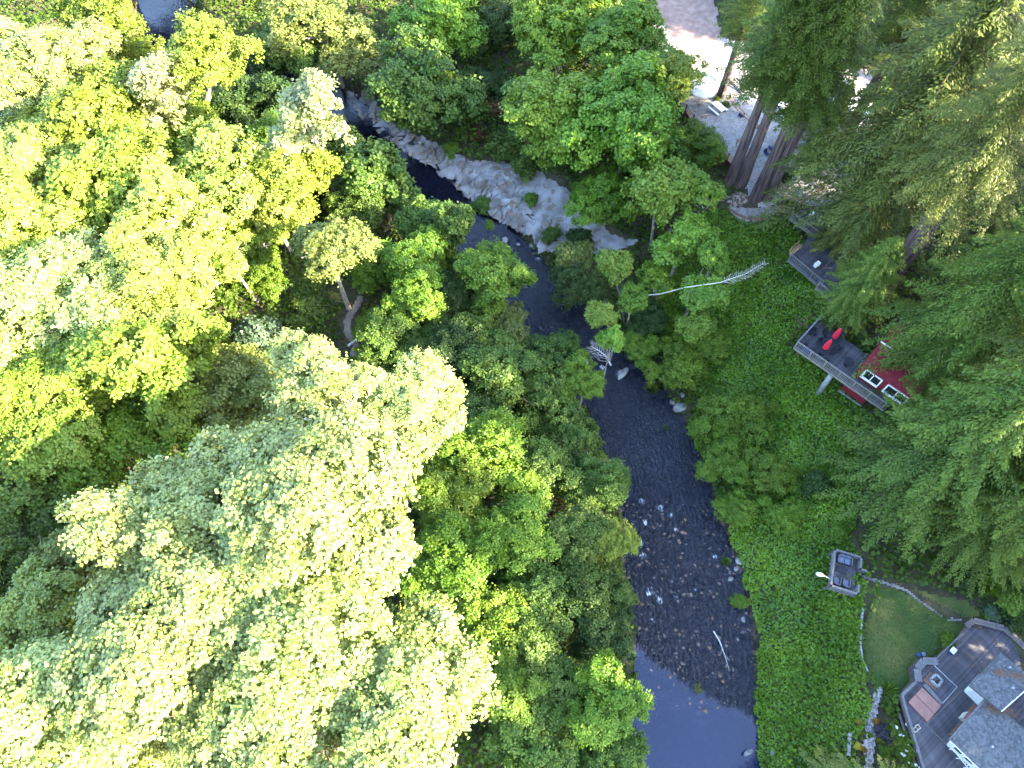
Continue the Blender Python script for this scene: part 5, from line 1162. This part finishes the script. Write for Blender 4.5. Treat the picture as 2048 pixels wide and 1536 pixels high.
def parasol(label, loc, r, tilt=(0,0,0)):
    t = thing('patio_umbrella', label, 'umbrella', loc); t.rotation_euler = tilt; MB().cyl((0,0,0), .04, 2.6, 8).build('pole', M['rail_tan'], t); MB().cyl((0,0,0), .35, .12, 14).build('base', M['stonegrey'], t)
    m = MB(); n = 8; V = [(0,0,2.75)]
    for rr, zz in ((.5,2.6),(1.0,2.22)):
        for k in range(16): a = 2*pi*k/16; q_ = r*rr*(1 if k % 2 == 0 else .95); V.append((cos(a)*q_, sin(a)*q_, zz+(0 if k % 2 == 0 else .03)))
    m.poly(V, [(0,1+k,1+(k+1)%16) for k in range(16)]+[(1+k,17+k,17+(k+1)%16,1+(k+1)%16) for k in range(16)]); m.build('canopy', M['cream'], t)
    m = MB(); V = []
    for zz in (2.22,2.04):
        for k in range(16): a = 2*pi*k/16; q_ = r*(1 if k % 2 == 0 else .95); V.append((cos(a)*q_*1.003, sin(a)*q_*1.003, zz))
    m.poly(V, [(k,(k+1)%16,16+(k+1)%16,16+k) for k in range(16)]); m.build('valance', M['cream'], t)
    for k in range(8): a = 2*pi*k/8; MB().bar((0,0,2.62),(cos(a)*r*.97,sin(a)*r*.97,2.2),.03,.03).build('rib', M['rail_tan'], t)
    return t
parasol('round cream umbrella nearer the picnic table', Y(1398,206), 1.75); parasol('round cream umbrella farther up the sunlit yard', Y(1397,182), 1.75, (0,.06,0))
c = Y(1393,163); parasol('smaller cream umbrella half hidden by leaves at the top of the yard', (c[0]-1,c[1],c[2]), 1.3)
patio_chair('blue folding chair against the tan rail fence', Y(1481,236), 2.2, 'blue', name='folding_chair')
patio_chair('dark blue folding chair, the left of the two between the redwoods', Y(1531,312), .4, 'blue', name='folding_chair')
patio_chair('dark blue folding chair tucked behind the redwood trunk', Y(1541,302), 2.0, 'blue', name='folding_chair')
def vehicle(name, label, cat, loc, rz, L, Wv, Hh, hood, paint):
    t = thing(name, label, cat, loc, rz); x0 = -L/2; m = MB()
    prof = [(x0,.45),(x0,.95),(x0+hood*.9,1.08),(x0+hood+.55,Hh-.08),(x0+hood+.9,Hh),(L/2-.25,Hh),(L/2,Hh-.35),(L/2,.4)]
    if cat == 'pickup': prof = [(x0,.45),(x0,.95),(x0+hood*.9,1.08),(x0+hood+.5,Hh-.05),(x0+hood+1.6,Hh),(x0+hood+1.9,1.05),(L/2,1.05),(L/2,.45)]
    n = len(prof); m.poly([(x,-Wv/2,zz) for x, zz in prof]+[(x,Wv/2,zz) for x, zz in prof], [tuple(range(n)), tuple(range(n,2*n))[::-1]]+[(i,n+i,n+(i+1)%n,(i+1)%n) for i in range(n)])
    m.build('body', paint, t, bevel=.07)
    ws = MB(); ws.bar((x0+hood*.9+.12,0,1.2),(x0+hood+.5,0,Hh-.12),Wv*.86,.03); ws.build('windscreen', M['glass'], t, (-.04,0,.04))
    for s_ in (-1,1):
        for k, (xa, xb) in enumerate(((x0+hood+.5,x0+hood+1.4),(x0+hood+1.6,x0+hood+2.6))):
            if cat == 'pickup' and k: continue
            MB().box(((xa+xb)/2, s_*(Wv/2+.005), (Hh+1.05)/2+.05), (xb-xa,.03,(Hh-1.05)*.62)).build('side_window', M['glass'], t)
        for xx in (x0+.85, L/2-.95):
            w_ = MB(); w_.tube([(xx,s_*(Wv/2-.2),.36),(xx,s_*(Wv/2+.03),.36)],[.36,.36],18); o = w_.build('wheel', M['rubber'], t); w_ = MB(); w_.tube([(xx,s_*(Wv/2+.02),.36),(xx,s_*(Wv/2+.045),.36)],[.2,.2],14); w_.build('rim', M['metal'], o)
        MB().box((x0-.01,s_*(Wv/2-.28),.78),(.05,.3,.16)).build('headlight', M['metal'], t); MB().box((x0+hood+.35,s_*(Wv/2+.12),1.15),(.12,.2,.16)).build('mirror', M['black'], t)
    MB().box((x0-.03,0,.5),(.12,Wv*.95,.2)).build('bumper', M['black'], t, bevel=.03)
    return t
v = vehicle('camper_van', 'white camper van parked by the dark redwood trunk, roof vent on top', 'van', Y(1689,236), -1.35, 6.2, 2.1, 2.7, .9, M['carpaint'])
MB().box((.3,0,2.76),(.6,.6,.14)).build('roof_vent', M['black'], v, bevel=.03); MB().box((1.6,.1,2.76),(.9,.7,.12)).build('air_conditioner', M['white'], v, bevel=.04); MB().box((-1.0,0,2.73),(.5,1.2,.05)).build('solar_panel', M['glass'], v)
vehicle('parked_car', 'white car half hidden behind the redwood crowns in the yard', 'car', Y(1562,226), -1.2, 4.5, 1.85, 1.5, 1.1, M['carpaint'])
vehicle('pickup_truck', 'white pickup truck glimpsed above the camper van', 'pickup', Y(1700,196), -1.1, 5.4, 1.95, 1.85, 1.3, M['carpaint'])
# curved steps round the redwoods
st = thing('curved_steps', 'curved flight of pale gravel steps with brown risers below the redwoods', 'steps', P(1520,430,7.0)); s0 = np.array(st.location)
inn = [(1468,403),(1482,411),(1495,416),(1505,416),(1517,416),(1528,415),(1536,411),(1546,404),(1556,398)]
out = [(1456,416),(1474,428),(1492,436),(1506,439),(1520,440),(1534,438),(1547,431),(1558,422),(1568,408)]
for k in range(8):
    zt = 7.05+k*.13; q_ = [np.array(P(*p, zt))-s0 for p in (inn[k], inn[k+1], out[k+1], out[k])]; m = MB(); m.prism([tuple(p[:2]) for p in q_], zt-s0[2]-1.4, zt-s0[2]); m.build('tread', M['gravel'], st)
    MB().bar(q_[0]+(0,0,.02), q_[3]+(0,0,.02), .1, .14).build('riser', M['rail_tan'], st)
for k in range(8): zt = 7.05+k*.13; MB().bar(np.array(P(*out[k], zt))-s0, np.array(P(*out[k+1], zt))-s0, .1, .3).build('edge_timber', M['paver'], st)
# stump-like mossy root mound and landing by the steps
rm = G(1484,392); m = MB(); V = []; n = 26
for i, (r, zz) in enumerate(((1.7,.0),(1.4,.4),(1.0,.75),(.5,.95))):
    for k in range(n): a = 2*pi*k/n; rr = r*(1+.16*((k*7) % 5-2)/2*R.uniform(.5,1)); V.append((cos(a)*rr, sin(a)*rr*.75, zz*R.uniform(.85,1.1)))
m.poly(V, [(i*n+k,i*n+(k+1)%n,(i+1)*n+(k+1)%n,(i+1)*n+k) for i in range(3) for k in range(n)]+[tuple(3*n+k for k in range(n))])
tag(m.build('root_mound', mat('fissured_root_bark', (.26,.20,.15), .95, (.07,.05,.04), 3.2, bump=1, bscale=6, ramp=(.45,.55)), None, (rm[0],rm[1],7.0)), 'furrowed brown root mound between redwoods and curved steps', 'tree roots')
def deckbit(label, quad_, zz, direc, rail_edges, rmat='rail', name='wooden_deck', h=1.0, sp=.2):
    pts = [P(*p, zz) for p in quad_]; t = thing(name, label, 'deck', pts[0]); planks(t, [p[:2] for p in pts], zz, np.array(pts[direc[1]])-np.array(pts[direc[0]]), .14, M['deck_dark'])
    for a_, b_ in rail_edges: railing(t, [pts[a_][:2], pts[b_][:2]], zz, h, M[rmat], sp, 1.9, .04, .13, base=.5)
    MB().bar(np.array(pts[rail_edges[0][0]])-np.array(pts[0]), np.array(pts[rail_edges[0][1]])-np.array(pts[0]), .07, .28).build('rim_joist', M[rmat], t, (0,0,-.18)); return t
deckbit('small plank landing between the curved steps and the upper deck', ((1556,420),(1584,426),(1592,410),(1562,402)), 8.0, (0,1), [(0,1)], 'rail_tan', 'stair_landing', .8)
deckbit('upper plank deck with cream railing disappearing under the big fir', ((1580,436),(1632,474),(1668,436),(1622,404)), 8.4, (0,3), [(0,1)])
deckbit('middle plank deck with pale railing mostly hidden under the big fir', ((1577,519),(1642,574),(1690,520),(1622,470)), 8.4, (0,3), [(0,1)], 'rail_grey')
deckbit('short plank deck with pale railing just above the umbrella deck', ((1633,575),(1668,606),(1700,570),(1665,540)), 8.4, (0,3), [(0,1)], 'rail')
og_ = thing('orange_bench', 'orange-brown plank bench in the corner of the middle deck', 'bench', P(1586,504,9.0), .75)
for k in range(4): MB().box((.6,-.15+k*.12,0), (1.8,.11,.05)).build('seat_board', M['rail_tan'], og_)
MB().box((.6,.35,.25), (1.8,.05,.5)).build('back_board', M['rail_tan'], og_); [MB().box((x_,0,-.25), (.1,.4,.45)).build('leg', M['rail_tan'], og_) for x_ in (-.2,1.4)]
pl = thing('drain_pipe', 'slim grey pole slanting out of the ivy under the landing', 'pole', P(1566,445,5.6)); m = MB(); e_ = np.array(P(1580,426,7.9))-np.array(pl.location); m.tube([(0,0,0), tuple(e_)], [.06,.06], 8); m.build('pole_shaft', M['metal'], pl)
for k, (px, py, lb) in enumerate(((1632,532,'white box on the middle deck beside its railing'),(1622,432,'white box on the upper deck beside its railing'))):
    t = thing('storage_box', lb, 'box', P(px,py,8.41), .6); MB().box((0,0,.25), (.6,.4,.5)).build('body', M['white'], t, bevel=.03); MB().box((0,0,.52), (.64,.44,.05)).build('lid', M['white'], t, bevel=.02)

# ---------------------------------------------------------------- dead wood
def dead_branch(name, label, pts, rad, twigs, tl, mt='dead', z_up=.2, side=(-1,1), start=.35):
    o_ = np.array(pts[0]); P_ = [np.array(p)-o_ for p in pts]; m = MB(); m.tube(P_, np.linspace(rad, rad*.18, len(P_)), 8); g = random.Random(len(label)); tot = len(P_)-1
    for k in range(twigs):
        t = start+(1-start)*k/twigs; f = t*tot; i = min(int(f), tot-1); p = P_[i]+(P_[i+1]-P_[i])*(f-i); d = P_[i+1]-P_[i]; d = d/np.linalg.norm(d); q_ = np.array((-d[1], d[0], 0))*side[k % 2]; q_ /= np.linalg.norm(q_)+1e-9
        l = tl*(1-.6*t)*g.uniform(.6,1.2); a = p+(q_*.7+d*.6+np.array((0,0,g.uniform(-.3,z_up))))*l*.5; b = a+(q_*.3+d*.8+np.array((0,0,g.uniform(-.35,.2))))*l*.6
        m.tube([p, a, b], [rad*.22, rad*.13, rad*.05], 5)
        for j in range(2): c = a+(q_*g.uniform(-.3,1)+d*g.uniform(.1,.9)+np.array((0,0,g.uniform(-.3,.1))))*l*.45; m.tube([a, c], [rad*.1, rad*.04], 4)
    return tag(m.build(name, M[mt], None, tuple(o_)), label, 'branch' if 'branch' in name else 'log')
dead_branch('bleached_log', 'long bleached stem reaching right from the lime alders, ending in bare twigs', [P(1284,591,6), P(1320,588,8), P(1370,575,11.5), P(1440,565,13), P(1490,548,13), P(1531,524,13)], .06, 40, 1.8, start=.62)
dead_branch('dead_branch', 'bare bleached branch lying over the first rapids', [P(1222,731,.6), P(1212,712,1.2), P(1196,700,1.6), P(1182,692,1.8)], .11, 22, 2.4, start=.1)
dead_branch('driftwood_pole', 'thin white driftwood pole lying in the riffle', [P(1427,1262,.18), P(1440,1284,.2), P(1450,1312,.2), P(1459,1342,.15)], .07, 3, 1.0, start=.5)
dead_branch('bare_limb', 'bare grey limb crossing the pale maples at the clearing foot', [P(560,815,8), P(640,850,12), P(690,815,16)], .16, 6, 2.5, start=.4)
dead_branch('dead_branch', 'bare branch arching over the dark hollow above the clearing', [P(430,520,6), P(480,502,7.5), P(540,490,8)], .1, 12, 2.4)
dead_branch('fallen_log', 'grey log lying across the dirt path', [P(696,692,2.9), P(716,676,3.1)], .16, 0, 1)
dead_branch('dead_branch', 'pale crooked limb among the lower left maples', [P(255,1300,22), P(275,1322,22.5), P(292,1326,23)], .14, 3, 1.2)
dead_branch('dead_branch', 'bare brown twigs beside the creek left of the vivid lime bush', [P(1170,900,4), P(1195,930,3.8), P(1225,925,3.4)], .06, 14, 1.6)

# ---------------------------------------------------------------- boulders
def boulder(label, px, py, rpx, mt='rock', zz=None, flat=.5, asp=.7, name='boulder'):
    z0 = G(px, py)[2] if zz is None else zz; p = P(px, py, z0); dep = p[1]*sin(TH)+(CZ-z0)*cos(TH); r = rpx*dep/F
    o = link(name, STONES[R.randrange(len(STONES))], None, None, (p[0], p[1], z0+r*.05), (R.uniform(-.15,.15), R.uniform(-.15,.15), R.uniform(0,6.28)), (r, r*asp, r*flat))
    if not o.data.materials: o.data.materials.append(M[mt])
    o.material_slots[0].link = 'OBJECT'; o.material_slots[0].material = M[mt]; return tag(o, label, 'rock')
for b in [('wide flat grey boulder beneath the dead branch at the rapids',1216,713,13),('dark-sided grey boulder right of the dead branch',1254,712,10),('grey boulder just below the dark-sided one',1262,733,9),('pale ledge boulder spanning the second rapids',1245,748,20,'rock',.15,.3,.35),
 ('largest grey boulder on the right bank below the rapids',1361,815,17),('grey slab boulder above the largest right bank one',1346,803,10),('small grey boulder beside the grass tuft on the right bank',1331,785,6),('tan round boulder by the right bank grasses',1308,792,6,'rock_tan'),
 ('small grey boulder at the top of the right bank cluster',1319,770,5),('grey boulder on the inland side of the right bank cluster',1365,790,7),('little grey boulder between grass and slab boulders',1340,793,4.5),
 ('white-grey boulder at the right edge of the riffle',1461,1159,8),('small pale stone beside the white-grey riffle-edge boulder',1460,1144,4),('flat pale stone on the bank above the riffle-edge boulder',1472,1138,7),('pale stone against the right ivy bank, top of the riffle',1479,1123,11),
 ('grey stone under the overhanging bush at the riffle right side',1486,1238,9),('pale stone near the ivy bank beside the driftwood pole',1476,1280,5),('grey flat stone touching the driftwood pole',1452,1291,6),
 ('tan boulder in the middle of the riffle, left of a twin',1367,1189,6,'rock_tan'),('tan boulder in the middle of the riffle, right of its twin',1382,1191,6.5,'rock_tan'),('pale pointed stone in the upper riffle',1383,1109,5),('small grey stone beside the pale pointed one',1398,1111,4),
 ('tan stone in the upper left of the riffle',1343,1086,4.5),('pale stone low in the riffle, left of the pole',1420,1286,5),('pale stone between the pole foot and the calm pool',1410,1323,6),('pale stone at the calm pool edge, middle',1390,1339,6),
 ('tan stone at the left corner of the calm pool edge',1302,1340,6,'rock_tan'),('tan stone left of the driftwood pole top',1389,1260,5,'rock_tan'),('pale stone on the right shoal of the pool',1475,1468,7),('small pale stone at the shoal tip',1460,1426,5),
 ('small white stone on the shoal by the ivy',1466,1411,4),('long pale slab stone at the right pool margin, bottom edge',1496,1505,13,'rock',.35,.4,.4),('pale slab stone in the ivy at the bottom edge',1548,1508,10),
 ('white stone alone in the creek below the rock shelf',1010,481,9,'rock',.1),('white stone right of the lone creek stone',1036,489,5,'rock',.1),('white stone nearest the shelf end in the creek',1063,492,6,'rock',.1),('tiny white stone in the dark creek bend',1067,507,2.5,'rock',.05),
 ('pale boulder at the upstream tip of the rock shelf',714,208,10),('pale boulder second from the upstream shelf tip',733,240,11),('pale tapered boulder at the shelf waterline',770,268,12),('grey boulder between shelf and creek near the tapered one',747,258,6),
 ('pale boulder overhanging the dark creek by the shelf',790,275,9),('pale boulder at the end of the shelf facing the willows',1105,500,8),('pale boulder in the willow bank downstream of the shelf',1078,520,9),('grey boulder under the dark willow at the creek',1100,582,7),
 ('pale boulder beside the waterline bush on the shelf',958,438,8),('grey stone in the dark upper pool bank',563,98,14,'rock',1.2),('brown stone beside the dark upper pool',570,128,9,'rock_tan',1.0),
 ('tan stone in the right half of the riffle head',1412,1140,4,'rock_tan'),('tan stone in the centre of the lower riffle',1372,1232,4,'rock_tan'),('brown stone at the calm pool edge left of centre',1330,1318,4,'rock_tan'),('pale stone in the riffle below the twin boulders',1400,1233,4),('small tan stone right of the twin boulders',1421,1187,4,'rock_tan')]: boulder(*b)
# ---------------------------------------------------------------- garden edging, grasses, palm, flowers
def edging(label, pxs, n, zz, mt='stonegrey', s=.28):
    p0 = P(*pxs[0], zz); t = thing('stone_edging', label, 'edging', p0); pts = [np.array(P(*p, zz))-np.array(p0) for p in pxs]; tot = len(pts)-1
    for k in range(n):
        f = (k+.5)/n*tot; i = min(int(f), tot-1); p = pts[i]+(pts[i+1]-pts[i])*(f-i); d = pts[i+1]-pts[i]; L = np.linalg.norm(pts[-1]-pts[0])*1.05/n
        MB().box((0,0,0), (L*R.uniform(.8,.98), s*R.uniform(.8,1.1), .25)).build('stone', M[mt], t, tuple(p), (R.uniform(-.05,.05),R.uniform(-.05,.05),math.atan2(d[1],d[0])+R.uniform(-.1,.1)), bevel=.03)
edging('thin stone border between the lawn and the ivy', ((1726,1215),(1722,1250),(1721,1290),(1724,1320),(1735,1342)), 18, 5.05, s=.16)
edging('pale block border left of the flower bed at the bottom', ((1700,1466),(1698,1490),(1697,1512)), 6, 4.5, s=.3)
edging('pale slabs beside the tip of the house deck', ((1905,1262),(1925,1248),(1940,1240)), 6, 5.1, s=.3)
edging('gravel-coloured stones along the inland side of the deck bench', ((2005,1248),(2025,1262),(2048,1282)), 6, 5.2, s=.35)
def blades(name, label, loc, n, l, w_, mt, cat, spread=.9, group=None):
    C_ = []; A = []; 
    for k in range(n):
        a = R.uniform(0, 6.28); e = R.uniform(.25, 1.2); d = np.array((cos(a)*cos(e), sin(a)*cos(e), sin(e))); C_.append(d*l*.45*R.uniform(.8,1.1)); A.append(d)
    A = np.array(A); V, Q = quads(np.array(C_), A, np.cross(A, rnd_unit(n)), l*rs.uniform(.7,1.1,n), w_); me = npmesh(name, V, Q, 4, tint=np.repeat(rs.rand(n), 4))
    t = thing(name, label, cat, loc); link('blade_tuft', me, M[mt], t); MB().cyl((0,0,-.1), .12, .15, 8).build('root_crown', M['bark_dark'], t); return t
blades('grass_tuft', 'bright grass tuft at the dark run beside the tan boulder', G(1303,780), 240, 1.3, .06, 'bright', 'grass tuft')
blades('grass_tuft', 'round grass tuft at the right waterline midway down the dark run', G(1329,862), 200, 1.0, .06, 'bright', 'grass tuft')
blades('grass_tuft', 'small grass tuft in the water at the right of the riffle', P(1451,1124,.1), 140, .7, .05, 'bright', 'grass tuft')
blades('grass_tuft', 'brownish water weed at the upper edge of the blue pool', P(1395,1378,.1), 60, .8, .05, 'olive', 'grass tuft')
blades('yucca_plant', 'spiky yucca with a yellow centre below the palm', G(1975,1172,.5), 130, 1.6, .12, 'bright', 'yucca')
blades('strap_plant', 'long-leaved plant at the head of the wood chip path', G(1775,1380), 60, 1.3, .1, 'bright', 'plant')
pm = thing('palm_tree', 'small palm with arching fronds near the right edge', 'palm', G(2022,1142)); MB().tube([(0,0,0),(.1,0,1.6)], [.2,.16], 10).build('trunk', M['bark_dark'], pm)
for k in range(13):
    a = k*2.4; C_ = []; A = []
    for s_ in np.linspace(.1, 1, 12):
        c_ = np.array((cos(a)*s_*1.7, sin(a)*s_*1.7, 1.6+.6*s_-1.1*s_**2))
        for u in (-1, 1): dd = np.array((-sin(a)*u+cos(a)*.6, cos(a)*u+sin(a)*.6, -.25)); C_.append(c_+dd*.2); A.append(dd)
    A = np.array(A); V, Q = quads(np.array(C_), A, np.tile((0,0,1.), (len(A),1))+rs.randn(len(A),3)*.1, .5, .09); link('frond', npmesh('frond', V, Q, 4, tint=np.repeat(rs.rand(len(A)), 4)), M['mid'], pm)
hyd = thing('hydrangea_bush', 'green bush dotted with white flower heads along the lower deck rail', 'bush', G(1800,1495)); 
o = link('foliage', CR['shrub'][0], None, hyd, (0,0,.5), (0,0,1), (1.3,2.2,.9)); o.material_slots[0].link = 'OBJECT'; o.material_slots[0].material = M['bright']
for k in range(16): MB().tube([(0,0,-.08),(0,0,-.05),(0,0,.03),(0,0,.09)], [.05,.13,.12,.04], 8).build('flower_head', M['petal'] if False else M['white'], hyd, (R.uniform(-.9,1.0), R.uniform(-1.9,1.9), R.uniform(.95,1.35)))
